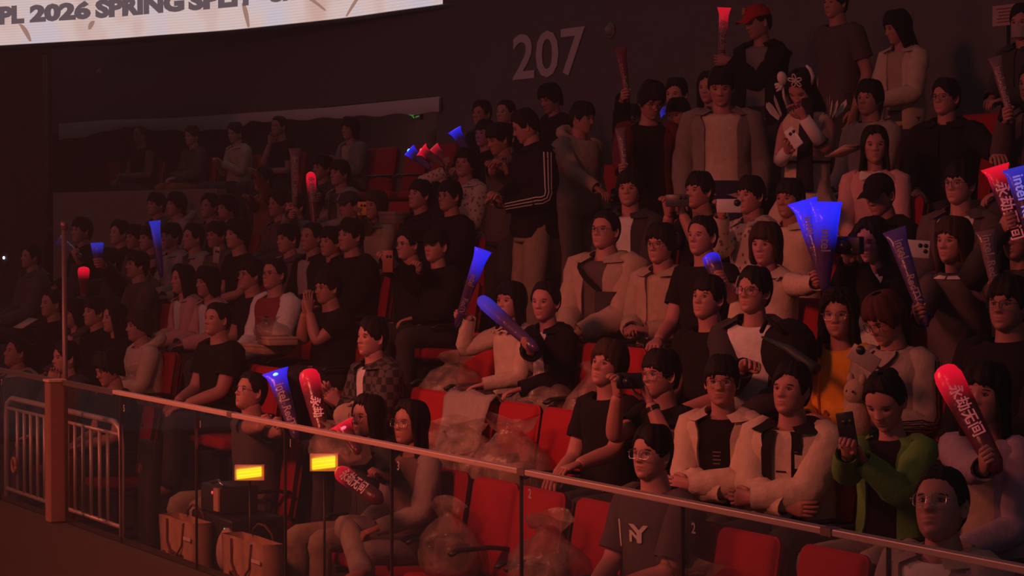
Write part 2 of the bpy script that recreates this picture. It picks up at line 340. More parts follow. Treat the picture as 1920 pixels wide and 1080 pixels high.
# ------------------------------------------------------------------ the head, hair and hands every figure shares
ZK = np.array([.0, -.03, -.06, -.085, -.105, -.116, -.122])
WK = np.array([.0755, .0725, .0655, .056, .041, .026, .004]); YFK = np.array([.088, .086, .084, .081, .074, .060, .045]); YBK = np.array([.096, .088, .068, .045, .012, -.01, -.04])
def slice_(z):
    z = np.asarray(z, float); up = z > .015
    c = np.clip((z - .015) / .103, 0, 1); r = np.sqrt(np.maximum(1 - c * c, 0)); 
    zz = np.clip(-z, -1, 1)
    w_ = np.where(up, .0762 * r, np.interp(-z, -ZK, WK)); yf = np.where(up, .089 * r ** .9, np.interp(-z, -ZK, YFK)); yb = np.where(up, .097 * r, np.interp(-z, -ZK, YBK))
    return w_, yf, yb
def gs(x, s): return np.exp(-(x / s) ** 2)
def make_head(fem):
    t = np.linspace(0, np.pi / 2, 10); zu = .015 + .103 * np.cos(t)
    zl = np.linspace(.015, -.118, 25)[1:]
    z = np.concatenate([zu, zl, [-.122]])
    u = np.linspace(-np.pi, np.pi, 44, endpoint=False); ph = u - .55 * np.sin(u)
    w_, yf, yb = slice_(z)
    cp, sp = np.cos(ph)[None], np.sin(ph)[None]
    e = .86
    x = w_[:, None] * np.sign(sp) * np.abs(sp) ** e
    y = np.where(cp > 0, -yf[:, None] * np.abs(cp) ** e, yb[:, None] * np.abs(cp))
    Z = np.repeat(z[:, None], len(ph), 1)
    if fem: x = x * np.where(Z < -.02, 1 - .10 * np.clip((-.02 - Z) / .08, 0, 1), 1)
    fr = (cp > .1) * 1.0
    ax = np.abs(x)
    d = np.zeros_like(x)
    ramp = np.clip((.02 - Z) / .05, 0, 1) ** 1.3 * np.clip((Z + .043) / .010, 0, 1)
    d += (.021 if fem else .024) * ramp * gs(x, .0105 + .004 * ramp)                       # nose ridge and tip
    d += .009 * gs(ax - .013, .006) * gs(Z + .032, .008)                                   # nostril wings
    d -= .011 * gs(ax - .031, .016) * gs(Z - .002, .011)                                   # eye sockets
    d += (.003 if fem else .005) * gs(ax - .03, .022) * gs(Z - .021, .008)                 # brow
    d += .004 * gs(ax - .043, .016) * gs(Z + .022, .016)                                   # cheeks
    d += .0065 * gs(x, .021) * gs(Z + .0575, .0055) + .0065 * gs(x, .018) * gs(Z + .070, .0055)   # lips
    d -= .004 * gs(x, .024) * gs(Z + .0637, .003)
    d -= .004 * gs(x, .022) * gs(Z + .082, .007)
    d += .006 * gs(x, .018) * gs(Z + .102, .011)                                           # chin
    y = y - d * fr
    P = np.stack([x, y, Z], -1)
    g = G(); g.grid(P, True, 0)
    yl = -.0895 - .0015
    lm = g.q[0]; cz = Z.ravel()[lm].mean(1); cxx = np.abs(x.ravel()[lm]).mean(1); cy = y.ravel()[lm].mean(1)
    g.qm[0] = np.where((cy < -.07) & (cxx < .020 - 130 * (cz + .0635) ** 2) & (cz < -.0535) & (cz > -.0735), 1, 0)
    for s in (-1, 1):
        R = rz(s * .28)
        ellip(g, (s * .031, -.0735, .001), (.0140, .0080, .0050), 10, 6, 2, R)
        ellip(g, (s * .0305, -.0795, .0012), (.0055, .0035, .0054), 8, 5, 3, R)
        a = np.linspace(-1, 1, 7)                                                          # upper lash line and brow
        L = np.stack([s * .031 + a * .0155, -.0815 + .0075 * a * a * .6 + (a * s > 0) * np.abs(a) ** 2 * .003, .0062 - .0055 * a * a + .001], 1)
        tube(g, L, .0014, 4, 3)
        L = np.stack([s * .032 + a * .0185, -.0855 + .004 * a * a + np.where(a * s > 0, a * a * .008, 0), .0215 - .003 * a * a + np.where(a * s > 0, 0, -.002 * np.abs(a))], 1)
        tube(g, L, np.stack([np.full(7, .0030 if not fem else .002), np.full(7, .0018)], 1), 5, 3, ref=(0, 0, 1))
        E = []                                                                             # ear: a cupped leaf
        for r_, off in ((.2, -.002), (.62, -.004), (.9, .002), (1, .0035), (1.0, -.004), (.7, -.010)):
            th = np.linspace(0, 2 * np.pi, 12, endpoint=False)
            E.append(np.stack([np.full(12, off), np.cos(th) * .0175 * r_, np.sin(th) * .032 * r_ + .004 * np.cos(th) * r_], 1))
        E = np.array(E) * np.array([s, 1, 1]); E = E @ (rz(s * -.55)).T + np.array([s * .0785, .008, -.006])
        g.grid(E, True, 0, True, False, flip=(s < 0))
    return g
HEAD = [make_head(False), make_head(True)]

HK = [0, 35, 55, 75, 100, 130, 180]
STY = {  # hairline height by bearing from the face, crown thickness, side thickness, jag
    'fringe': ([.030, .026, .016, -.024, -.004, -.055, -.080], .023, .012, .012),
    'crop':   ([.072, .066, .040, -.012, .012, -.050, -.072], .015, .009, .003),
    'side':   ([.062, .050, .030, -.022, .002, -.055, -.078], .027, .011, .007),
    'mop':    ([.040, .030, .006, -.034, -.034, -.070, -.090], .031, .021, .015),
    'long':   ([.078, .060, .000, -.20, -.27, -.30, -.30], .022, .017, .012),
    'curtain': ([.040, .034, .005, -.16, -.24, -.27, -.27], .024, .018, .010),
    'wavy':   ([.070, .050, -.020, -.24, -.30, -.33, -.33], .028, .028, .014),
    'bob':    ([.034, .026, .000, -.105, -.115, -.115, -.105], .027, .024, .010),
    'bun':    ([.080, .070, .046, -.014, -.020, -.050, -.066], .016, .012, .003),
    'bald':   ([.098, .095, .060, .005, .000, -.050, -.070], .006, .005, .002),
}
def hair(style, seed):
    keys, T0, T1, jag = STY[style]
    rs = np.random.RandomState(seed)
    NP, NV = 56, 15
    if style in ('long', 'curtain', 'wavy'): NV = 26
    u = np.linspace(-np.pi, np.pi, NP, endpoint=False); ph = u
    deg = np.abs(np.degrees(ph))
    def n1(f, k=5):
        return sum(rs.uniform(.5, 1) * np.sin(f * (i + 1) * ph + rs.uniform(0, 6)) for i in range(k)) / k
    asym = rs.uniform(-.006, .006)
    zl = np.interp(deg, HK, keys) + jag * n1(7) * 1.9 + asym * np.sin(ph) * (deg < 60)
    if style == 'side': zl = zl - .030 * np.clip(np.sin(ph * 1.4) * (1 if rs.rand() > .5 else -1), -.4, 1) * (deg < 60)
    v = np.linspace(0, 1, NV)
    top = .118
    zc = 1 - np.cos(v * np.pi / 2)
    Z = top - (top - zl[None]) * (zc[:, None] if style not in ('long', 'curtain', 'wavy') else (.35 * zc + .65 * v ** 1.6)[:, None])
    w_, yf, yb = slice_(np.maximum(Z, -.055))
    low = np.clip((-.03 - Z) / .12, 0, 1)
    w_ = np.maximum(w_, .073 * (Z < .0)) + .012 * low; yb = np.maximum(yb, .086 * (Z < .0)) + .02 * low; yf = yf - .02 * low
    cp, sp = np.cos(ph)[None], np.sin(ph)[None]
    strands = n1(13, 4)[None] * .006 + n1(9, 3)[None] * .005 * np.cos(v[:, None] * 2.5) + n1(4, 3)[None] * .006 + n1(6, 2)[None] * .004 * np.sin(v[:, None] * 7)
    prof = np.clip(.85 + v, 0, 1)[:, None]
    th = (T0 * (1 - v)[:, None] + T1 * v[:, None]) * prof + strands * (.25 + v[:, None])
    if style == 'wavy': th = th + .010 * np.sin(v[:, None] * 19 + n1(3, 3)[None] * 3) * v[:, None]
    th[-1] = th[-1] - .014; th[-2] = th[-2] * .9
    nx = sp; ny = -cp
    e = .9
    x = (w_ + th * .9) * np.sign(sp) * np.abs(sp) ** e
    y = np.where(cp > 0, -(yf + th) * np.abs(cp) ** e, (yb + th) * np.abs(cp))
    Zt = Z + th * np.clip((Z - .0) / .10, 0, 1) ** 1.5 * 1.0
    P = np.stack([x, y + .002, Zt], -1)
    g = G(); g.grid(P, True, 0)
    inner = P[-1:].copy(); inner2 = inner * np.array([.86, .86, 1]) + np.array([0, 0, .018])
    g.grid(np.concatenate([inner, inner2]), True, 0)
    if style == 'bun':
        ellip(g, (0, .085, .075), (.040, .038, .036), 12, 8)
    return g

def make_hand(c1, c2, c3, thumb):
    """origin wrist, +z to the fingers, +x thumb side, palm towards -y"""
    g = G()
    zs = [-.02, .0, .02, .045, .07, .088]; rx_ = [.025, .026, .032, .040, .042, .039]; ry_ = [.019, .018, .016, .0155, .0135, .010]
    th = np.linspace(0, 2 * np.pi, 10, endpoint=False)
    P = np.array([np.stack([np.cos(th) * a, np.sin(th) * b, np.full(10, z)], 1) for z, a, b in zip(zs, rx_, ry_)])
    g.grid(P, True, 0, True, True)
    for x0, ln, r, sp in ((.029, .074, .0092, .10), (.010, .083, .0095, .03), (-.010, .077, .0092, -.04), (-.028, .060, .0082, -.13)):
        p = np.array([x0 * .92, 0, .078]); a = 0; pts = [p]
        for sgm, c in ((.16, 0), (.40, c1), (.27, c2), (.22, c3)):
            a += math.radians(c)
            p = p + ln * sgm * 1.05 * np.array([sp * math.cos(a), -math.sin(a), math.cos(a)]); pts.append(p)
        tube(g, pts, [r * 1.05, r * 1.05, r, r * .92, r * .62], 6)
    p = np.array([.020, -.004, .018]); t1 = thumb
    pts = [p, p + np.array([.018, -.008 - .012 * t1, .022]), p + np.array([.030 - .012 * t1, -.012 - .026 * t1, .048]), p + np.array([.033 - .028 * t1, -.014 - .036 * t1, .075])]
    tube(g, pts, [.013, .0115, .0095, .0065], 6)
    return g
HANDS = dict(relax=make_hand(28, 30, 18, .4), grip=make_hand(62, 80, 45, 1.0), flat=make_hand(6, 8, 6, .15), hold=make_hand(45, 40, 25, .7))

def shoe_mesh():
    g = G(); th = np.linspace(0, 2 * np.pi, 10, endpoint=False)
    rows = []
    for y, wd, h in ((.075, .028, .06), (.06, .036, .085), (.02, .038, .09), (-.04, .041, .07), (-.10, .047, .05), (-.15, .043, .042), (-.18, .025, .03)):
        X = np.cos(th) * wd; Zz = np.sin(th); Zz = np.where(Zz > 0, Zz * h * .55 + h * .45, h * .45 + Zz * h * .45)
        rows.append(np.stack([X, np.full(10, y), Zz], 1))
    g.grid(np.array(rows), True, 0, True, True, flip=True)
    return g.mesh('shoe', [SHOE])
SHOE_ME = shoe_mesh()

GLASS_LENS = None
def lens_mat():
    global GLASS_LENS
    if GLASS_LENS: return GLASS_LENS
    m = bpy.data.materials.new('spectacle_lens'); m.use_nodes = True; nt = m.node_tree
    nt.nodes.clear(); o = nt.nodes.new('ShaderNodeOutputMaterial'); mx = nt.nodes.new('ShaderNodeMixShader'); t = nt.nodes.new('ShaderNodeBsdfTransparent')
    gl = nt.nodes.new('ShaderNodeBsdfGlossy'); gl.inputs['Roughness'].default_value = .05; mx.inputs[0].default_value = .03
    nt.links.new(t.outputs[0], mx.inputs[1]); nt.links.new(gl.outputs[0], mx.inputs[2]); nt.links.new(mx.outputs[0], o.inputs[0])
    GLASS_LENS = m; return m
def make_glasses(rnd):
    g = G(); th = np.linspace(0, 2 * np.pi, 14, endpoint=False)
    ex = .55 if rnd else .35
    for s in (-1, 1):
        X = s * .033 + np.sign(np.cos(th)) * np.abs(np.cos(th)) ** ex * .0245; Zz = -.002 + np.sign(np.sin(th)) * np.abs(np.sin(th)) ** (ex + .1) * (.021 if rnd else .0165)
        Y = -.104 + .010 * (np.abs(X) / .058) ** 2
        c = np.stack([X, Y, Zz], 1); ctr = c.mean(0)
        P = np.stack([ctr + (c - ctr) * 1.045 + (0, -.0015, 0), ctr + (c - ctr) * 1.045 + (0, .0015, 0), ctr + (c - ctr) * .975 + (0, .0015, 0), ctr + (c - ctr) * .975 + (0, -.0015, 0), ctr + (c - ctr) * 1.045 + (0, -.0015, 0)])
        g.grid(P, True, 0)
        g.raw(c, [list(range(14))], 1)
        tube(g, [(s * .058, -.094, .004), (s * .074, -.086, .006), (s * .081, -.03, .005), (s * .082, .012, .002), (s * .08, .03, -.012)], 0.0013, 5, 0)
    tube(g, [(-.010, -.1035, .004), (0, -.107, .007), (.010, -.1035, .004)], .0016, 5, 0)
    return g
GLASSES = [make_glasses(False), make_glasses(True)]

# ------------------------------------------------------------------ one figure
PROF = np.array([(-.16, .150, .115), (-.06, .170, .128), (.06, .166, .128), (.22, .156, .120), (.40, .158, .118), (.58, .172, .122), (.74, .184, .120), (.85, .186, .106), (.92, .150, .092), (.965, .105, .076), (1.0, .072, .064), (1.04, .062, .060)])
def torso_pts(B, sgrid, angs, off, front_dip=0, e=.84, wr=.0, seed=0):
    rows = []
    for s in sgrid:
        w_ = np.interp(s, PROF[:, 0], PROF[:, 1]) * B['sw'] + off; d_ = np.interp(s, PROF[:, 0], PROF[:, 2]) * B['sd'] + off
        bend = math.sin(max(0, min(1, s)) * math.pi)
        c = B['Hc'] + (B['Nb'] - B['Hc']) * s + B['D'] * (-.018 * bend)
        a = angs(s) if callable(angs) else angs
        ca, sa = np.cos(a), np.sin(a)
        f = 1 + wr * (np.sin(3 * a + 9 * s + seed) + .8 * np.sin(5 * a - 13 * s + seed * 2) + .6 * np.sin(2 * a + 23 * s + seed * 3))
        belly = 1 + B.get('belly', 0) * math.exp(-((s - .25) / .25) ** 2) * np.clip(ca, 0, 1)
        P = c + B['D'] * (np.sign(ca) * np.abs(ca) ** e * d_ * f * belly)[:, None] + B['L'] * (np.sign(sa) * np.abs(sa) ** e * w_ * f)[:, None]
        if front_dip and s > .9: P = P - B['U'] * (front_dip * np.clip(ca, 0, 1) * (s - .9) / .1)[:, None]
        rows.append(P)
    return np.array(rows)
def ik(S, T, l1, l2, hint):
    d = T - S; L = np.linalg.norm(d); Lm = (l1 + l2) * .995
    k = 1.0
    if L > Lm: k = min(1.22, L / Lm); l1 *= k; l2 *= k
    if L > (l1 + l2) * .999: T = S + d / L * (l1 + l2) * .999; d = T - S; L = np.linalg.norm(d)
    L = max(L, abs(l1 - l2) + .02)
    a = (l1 * l1 - l2 * l2 + L * L) / (2 * L); h = math.sqrt(max(l1 * l1 - a * a, 0))
    u = nrm(d); hv = nrm(np.asarray(hint) - u * (np.asarray(hint) @ u))
    return S + u * a + hv * h, T
PEOPLE = []
SKINJOBS = []
def limb(S, E, W):
    b = (S + W) / 2 - E
    return np.array([S, S + (E - S) * .35, S + (E - S) * .72, E + b * .05, E + (W - E) * .28, E + (W - E) * .62, W])
def person(px, py, row, yaw=22, pitch=0, hr='fringe', top='tee', tc='black', tag_='', det='', hc='black', ic='white', pc='charcoal', fem=0, gl=None, arms=('lap', 'lap'),
           stand=0, lean=.0, g=1.0, hs=1.0, by=None, sk=None, roll=0, dY=0, seed=None, belly=0, sleeve=None, extra=None, legs='sit', gap=.42, side=0):
    rs = random.Random(px * 31 + py if seed is None else seed); sd = rs.randint(0, 9999)
    yaw = yaw - (5 if px < 1000 and 0 < yaw < 30 else 0); pitch = pitch + (4 if -6 < pitch < 12 and not stand else 0)
    N = rowN(row) + dY; z0 = rowZ(row)
    Ph = at(px, py, N)
    hs = hs * .975
    ya = math.radians(yaw); byr = math.radians(yaw * .45 if by is None else by)
    R = rz(ya) @ rx(-math.radians(pitch)) @ ry(math.radians(roll))
    L = rz(byr) @ np.array([1, 0, 0]); Fw = rz(byr) @ np.array([0, -1, 0])
    Nb = Ph + R @ np.array([0, .012, -.075]) * hs + np.array([0, 0, -.066 * hs]) - Fw * .024
    if stand:
        Hz = z0 + (Nb[2] - z0) * .63; s = (Nb[2] - z0) / 1.43
    else:
        Hz = z0 + .535; s = min(1.15, max(.90, (Nb[2] - Hz) / .53))
    Hc = np.array([Nb[0], Nb[1], Hz]) - Fw * (lean if lean else .0) + L * side
    if stand: Hc = np.array([Nb[0], Nb[1], Hz]) - Fw * lean * .5
    U = nrm(Nb - Hc); D = nrm(Fw - U * (Fw @ U)); Lx = np.cross(D, U) * -1
    if Lx @ L < 0: Lx = -Lx
    sw = (s ** .5) * g * (.90 if fem else 1.0)
    B = dict(Hc=Hc, Nb=Nb, U=U, D=D, L=Lx, sw=sw, sd=sw * (1.0 if not fem else .95), belly=belly)
    org = np.array([Hc[0], Hc[1], z0])
    sides = (1, -1)  # left, right
    sh = {sd_: Nb - U * .078 * s + Lx * sd_ * .166 * sw + D * -.004 for sd_ in sides}
    l1, l2 = .285 * s, .255 * s
    el, wrst, hf = {}, {}, {}
    ctr = (sh[1] + sh[-1]) / 2
    for sd_, a in zip(sides, arms):
        O = Lx * sd_; hint = -np.array([0, 0, 1.]) + O * .45 - Fw * .25
        pose = 'relax'; Fd = None; Td = None
        if isinstance(a, str) and a in STICKS:
            S_ = STICKS[a]; ax = S_['axis']; gp = S_['grip']
            Fd = nrm(gp - sh[sd_] * .6 - Hc * .4); Fd = nrm(Fd - ax * (Fd @ ax)); Td = ax
            Pm = np.cross(Td, Fd) if sd_ < 0 else np.cross(Fd, Td)
            T = gp - Fd * .062 * s - Pm * .030; pose = 'grip'
        elif isinstance(a, tuple):
            T = at(a[0], a[1], N + a[2]); pose = a[3] if len(a) > 3 else 'relax'
            if pose == 'hold': Fd = np.array([0, 0, 1.]) * .8 + Fw * .3 - O * .3; Td = -O if False else nrm(-Fw * .2 - O * .9)
        elif a == 'lap':
            T = Hc + Fw * .30 * s + O * .06 + np.array([0, 0, .125]); Fd = Fw * .8 - O * .5 - UPW * .25; Td = nrm(-O * .6 - Fw * .5)
        elif a == 'thigh':
            T = Hc + Fw * .33 * s + O * .13 + np.array([0, 0, .12]); Fd = Fw * .9 - UPW * .3 - O * .2; Td = nrm(-O)
        elif a == 'cross':
            T = ctr - U * (.27 if sd_ > 0 else .30) * s + D * (.205 if sd_ > 0 else .185) * sw - O * .085; Fd = -O * 1.0 + D * -.15; Td = U; hint = -np.array([0, 0, 1.]) + O * .8 + Fw * .2; pose = 'relax'
        elif a == 'clap':
            T = ctr - U * .17 * s + D * .27 * s + O * .035; Fd = UPW * .8 + Fw * .5 - O * .1; Td = nrm(-Fw * .6 + UPW * .3); pose = 'flat'
        elif a == 'pray':
            T = Ph + Fw * .165 + np.array([0, 0, -.165]) + O * .03; Fd = UPW - O * .12 - Fw * .1; Td = nrm(-Fw); pose = 'flat'; hint = -np.array([0, 0, 1.]) + O * .35
        elif a == 'chin':
            T = Ph + Fw * .10 + np.array([0, 0, -.19]) + O * .03; Fd = UPW - Fw * .35; Td = nrm(O * -.5 - Fw); pose = 'hold'; hint = -np.array([0, 0, 1.]) + Fw * .5
        elif a == 'phone':
            T = ctr - U * .16 * s + D * .25 * s + O * .05; Fd = UPW * .75 + Fw * .55 - O * .35; Td = nrm(-O + UPW * .2); pose = 'hold'
        elif a == 'read':
            T = ctr - U * .29 * s + D * .24 * s + O * .06; Fd = UPW * .35 + Fw * .75 - O * .4; Td = nrm(-O + UPW * .4); pose = 'hold'
        elif a == 'hang':
            T = sh[sd_] + np.array([0, 0, -.50 * s]) + O * .07 + Fw * .06; Fd = -UPW + Fw * .1; Td = Fw; hint = -Fw + O * .3
        elif a == 'reach':
            T = Hc + Fw * .52 * s + O * .04 + np.array([0, 0, .20]); Fd = Fw - UPW * .1; Td = nrm(-O)
        else: raise ValueError(a)
        E, W = ik(sh[sd_], np.asarray(T, float), l1, l2, hint)
        el[sd_], wrst[sd_] = E, W
        if Fd is None: Fd = W - E
        Fd = nrm(Fd)
        if pose not in ('grip',): Fd = nrm(Fd * .75 + nrm(W - E) * .45)
        if Td is None: Td = -O
        Td = nrm(np.asarray(Td) - Fd * (np.asarray(Td) @ Fd))
        Pm = np.cross(Td, Fd) if sd_ < 0 else np.cross(Fd, Td)
        M = np.eye(4); k = s * (.92 if fem else 1.0) * 1.02
        M[:3, 0] = Td * k; M[:3, 1] = -Pm * k; M[:3, 2] = Fd * k; M[:3, 3] = W
        hf[sd_] = (M, pose)
    # legs
    hip, kn, an = {}, {}, {}
    for sd_ in sides:
        hip[sd_] = Hc + Lx * sd_ * .088 * sw - np.array([0, 0, .02])
        if stand:
            an[sd_] = np.array([hip[sd_][0], hip[sd_][1], z0 + .075]) + L * sd_ * .03 + Fw * .02
            kn[sd_] = (hip[sd_] + an[sd_]) / 2 + Fw * .035
        else:
            kn[sd_] = hip[sd_] + Fw * .42 * s + L * sd_ * .06; kn[sd_][2] = z0 + .53
            an[sd_] = np.array([kn[sd_][0], kn[sd_][1], z0 + .075]) + Fw * .02 - L * sd_ * .02
            if legs == 'crossed' and sd_ == -1:
                kn[sd_] = hip[sd_] + Fw * .41 * s + L * .03; kn[sd_][2] = z0 + .66
                an[sd_] = kn[sd_] + L * .30 + Fw * .10 + np.array([0, 0, -.22])
    # skinned core of the body
    SK = dict(v=[], e=[], r=[])
    def sv(p, r): SK['v'].append(p); SK['r'].append(r); return len(SK['v']) - 1
    pel = sv(Hc, .10 * sw); b1 = sv(Hc + (Nb - Hc) * .35 - D * .012, .095 * sw); b2 = sv(Hc + (Nb - Hc) * .72 - D * .012, .10 * sw); nb = sv(Nb - U * .02, .062 * sw)
    hb = R @ np.array([0, .006, -.060]) * hs + Ph
    nt_ = sv(Nb + (hb - Nb) * .55, .066 * (.86 if fem else 1)); nh = sv(hb, .062 * (.86 if fem else 1))
    SK['e'] += [(pel, b1), (b1, b2), (b2, nb), (nb, nt_), (nt_, nh)]
    for sd_ in sides:
        a0 = sv(sh[sd_] - U * .01, .060 * sw); 
        m1 = sv(sh[sd_] + (el[sd_] - sh[sd_]) * .5, .052 * sw); e0 = sv(el[sd_], .046 * sw); f1 = sv(el[sd_] + (wrst[sd_] - el[sd_]) * .3, .047 * sw); w0 = sv(wrst[sd_], .031 * sw)
        SK['e'] += [(b2, a0), (a0, m1), (m1, e0), (e0, f1), (f1, w0)]
        h0 = sv(hip[sd_], .085 * sw); k0 = sv(kn[sd_], .062 * sw); a1 = sv(an[sd_], .045); t1 = sv(an[sd_] + Fw * .12 - np.array([0, 0, .04]), .035)
        SK['e'] += [(pel, h0), (h0, k0), (k0, a1), (a1, t1)]
    bm = bmesh.new(); lay = bm.verts.layers.skin.verify(); vs = []
    for i, (p, r) in enumerate(zip(SK['v'], SK['r'])):
        v = bm.verts.new(p - org); v[lay].radius = (r, r); v[lay].use_root = (i == 0); vs.append(v)
    for a, b in SK['e']: bm.edges.new((vs[a], vs[b]))
    me = bpy.data.meshes.new('skin_core'); bm.to_mesh(me); bm.free()
    to = bpy.data.objects.new('skin_core', me); C.objects.link(to)
    mod = to.modifiers.new('s', 'SKIN'); mod.use_smooth_shade = True; mod.branch_smoothing = .4
    sb = to.modifiers.new('d', 'SUBSURF'); sb.levels = 1 if top not in ('tee', 'tank', 'dress') else 2; sb.render_levels = sb.levels
    # details in one bag
    gd = G()
    Mh = np.eye(4); Mh[:3, :3] = R * hs; Mh[:3, 3] = Ph
    gd.merge(HEAD[1 if fem else 0], Mh)
    for sd_ in sides: gd.merge(HANDS[hf[sd_][1]], hf[sd_][0])
    skm = SKIN[rs.choice([0, 1, 1, 2]) if sk is None else sk]
    SKINJOBS.append((to, gd, org, skm))
    j = len(SKINJOBS) - 1
    parts = []
    def part(name, g_, mats, smooth=True): parts.append((name, g_, mats if isinstance(mats, (list, tuple)) else [mats], smooth))
    # hair or headgear
    if hr == 'cap':
        gh = G(); hh = hair('crop', sd); gh.merge(hh, Mh); part('hair', gh, HAIRS[hc])
        gc = G(); t = np.linspace(0, 1, 9); phs = np.linspace(0, 2 * np.pi, 28, endpoint=False)
        rows = [np.stack([np.sin(phs) * (.004 + .086 * math.sin(q * 1.5)), -np.cos(phs) * (.004 + .102 * math.sin(q * 1.5)), np.full(28, .045 + .092 * math.cos(q * 1.55))], 1) for q in t]
        gc.grid(np.array(rows), True, 0)
        q = np.linspace(-1.05, 1.05, 11); inner = np.stack([np.sin(q) * .085, -np.cos(q) * .100, np.full(11, .048)], 1)
        mid = inner * np.array([.98, 1.32, 1]) + np.array([0, 0, -.006 + 0]); outer = np.stack([np.sin(q) * .084, -.10 - np.cos(q) * .072, .034 - .02 * np.abs(q)], 1)
        gc.grid(np.stack([inner, (inner + outer) / 2 + np.array([0, 0, .004]), outer, outer + np.array([0, .002, -.004]), inner + np.array([0, 0, -.006])]), False, 0)
        g2 = G(); g2.merge(gc, Mh); part('cap', g2, cloth(extra.get('capc', 'black') if extra else 'black'))
    elif hr == 'hood':
        gh = G(); P = []
        for q in np.linspace(0, 1, 12):
            a = np.linspace(-2.55, 2.55, 22)
            zz = .150 - .29 * q; r = math.sin(min(1, .12 + q * 1.6) * math.pi / 2)
            P.append(np.stack([np.sin(a + math.pi) * .108 * r, -np.cos(a + math.pi) * .118 * r + .012, np.full(22, zz)], 1))
        gc = G(); gc.grid(np.array(P), False, 0); gh.merge(gc, Mh); part('hood', gh, cloth(tc))
        gq = G(); gq.merge(hair('fringe', sd), Mh); part('hair', gq, HAIRS[hc])
    elif hr:
        gh = G(); gh.merge(hair(hr, sd), Mh); part('hair', gh, HAIRS[hc])
    if gl is not None:
        gg = G(); gg.merge(GLASSES[gl % 2], Mh); part('glasses', gg, [DMETAL if gl < 2 else METAL, lens_mat()])
    # tops
    full = np.linspace(0, 2 * np.pi, 26, endpoint=False)
    SG = [-.14, -.05, .04, .13, .22, .31, .40, .49, .58, .67, .75, .82, .88, .92, .955, .98]
    def sleeves(gm, off, m=0, upto=None, puff=0):
        for sd_ in sides:
            S, E, W = sh[sd_], el[sd_], wrst[sd_]
            st = S - Lx * sd_ * .055 * sw + U * .004
            if upto is None:
                pts = np.vstack([[st], limb(S, E, W + nrm(W - E) * .004)])
                rd = np.array([.058, .066, .062, .056, .053, .051, .045, .039]) * sw + off
                if puff: rd = rd + puff * np.array([0, .3, .6, .8, 1, 1, .9, .1])
                pts = resample(pts, 2); rd = np.interp(np.linspace(0, 1, len(pts)), np.linspace(0, 1, len(rd)), rd)
                gm.grid(tube_pts(pts, rd, 14, wr=.045, seed=sd + sd_), True, m, True, False)
                last = tube_pts(pts, rd, 14)[-1]; cen = last.mean(0)
                gm.grid(np.stack([last, cen + (last - cen) * .80 - nrm(W - E) * .02]), True, m)
            else:
                F_ = upto
                if F_ <= 1: e_ = S + (E - S) * F_; pts = np.array([st, S, S + (e_ - S) * .5, e_]); rd = np.array([.058, .068, .067, .068]) * sw + off
                else:
                    e_ = E + (W - E) * (F_ - 1); pts = np.vstack([[st], limb(S, E, e_)]); rd = np.array([.058, .068, .064, .060, .058, .056, .055, .054]) * sw + off
                pts = resample(pts, 2); rd = np.interp(np.linspace(0, 1, len(pts)), np.linspace(0, 1, len(rd)), rd)
                gm.grid(tube_pts(pts, rd, 14, wr=.022, seed=sd + sd_), True, m, True, False)
                last = tube_pts(pts, rd, 14)[-1]; cen = last.mean(0)
                gm.grid(np.stack([last, cen + (last - cen) * .84 - nrm(e_ - S) * .02]), True, m)
    def collar(gm, off, m, h=.05, open_=.5, flare=.02):
        a = np.linspace(open_, 2 * np.pi - open_, 20); 
        base = torso_pts(B, [.975], a, off, .03)[0]; up = torso_pts(B, [1.03], a, off + .004, .03)[0]; dn = torso_pts(B, [.945], a, off + .016 + flare, .05)[0]
        gm.grid(np.stack([base, up, up + (up - base) * .1 + (up - up.mean(0)) * .08, dn]), False, m)
    if top in ('tee', 'tank', 'vest'):
        gt = G(); gt.grid(torso_pts(B, SG, full, .008, .035, wr=.012, seed=sd), True, 0)
        if top == 'tee': sleeves(gt, .006, 0, sleeve if sleeve else .62)
        elif top == 'tank':
            for sd_ in sides:
                st = sh[sd_] - Lx * sd_ * .07 * sw; gt.grid(tube_pts([st, sh[sd_] - Lx * sd_ * .02], np.array([.062, .060]) * sw, 12), True, 0)
        part('shirt' if top == 'tee' else 'top', gt, cloth(tc))
        if top == 'vest':
            gs_ = G(); sleeves(gs_, .008, 0, sleeve, .006); part('shirt_sleeves', gs_, cloth(ic))
    elif top == 'sweater':
        gt = G(); gt.grid(torso_pts(B, SG, full, .014, .02, wr=.015, seed=sd), True, 0); sleeves(gt, .011); 
        rim = torso_pts(B, [.955, .985, 1.0, .985], full, .014, .02); gt.grid(rim, True, 0)
        part('sweater', gt, cloth(tc))
    elif top in ('shirt', 'hoodie'):
        gt = G(); gt.grid(torso_pts(B, SG, full, .012, .03, wr=.014, seed=sd), True, 0); sleeves(gt, .009, 0, sleeve)
        if top == 'shirt': collar(gt, .012, 1, open_=.35)
        else:
            a = np.linspace(0, 2 * np.pi, 18, endpoint=False)
            base = Nb - U * .02 - D * .055
            ring = np.array([base + D * math.cos(q) * .088 + Lx * math.sin(q) * .105 + U * (.02 - .045 * math.cos(q)) for q in np.append(a, a[0])])
            tube(gt, ring, np.append(.030 + .018 * (1 - np.cos(a)) / 2, .030), 8, 0, False)
        part('shirt' if top == 'shirt' else 'hoodie', gt, [cloth(tc), cloth(ic if (extra and extra.get('coll')) else tc)])
    elif top in ('open', 'jacket', 'cardigan'):
        if top != 'jacket':
            gt = G(); gt.grid(torso_pts(B, SG, full, .004, .04, wr=.010, seed=sd + 3), True, 0); part('shirt', gt, cloth(ic))
        gp = gap if top != 'jacket' else .012
        def angs(s):
            q = gp * (.75 + .5 * (1 - s)) if s < .8 else gp * (.85 + .9 * max(0, s - .8) / .2)
            return np.linspace(q, 2 * np.pi - q, 30)
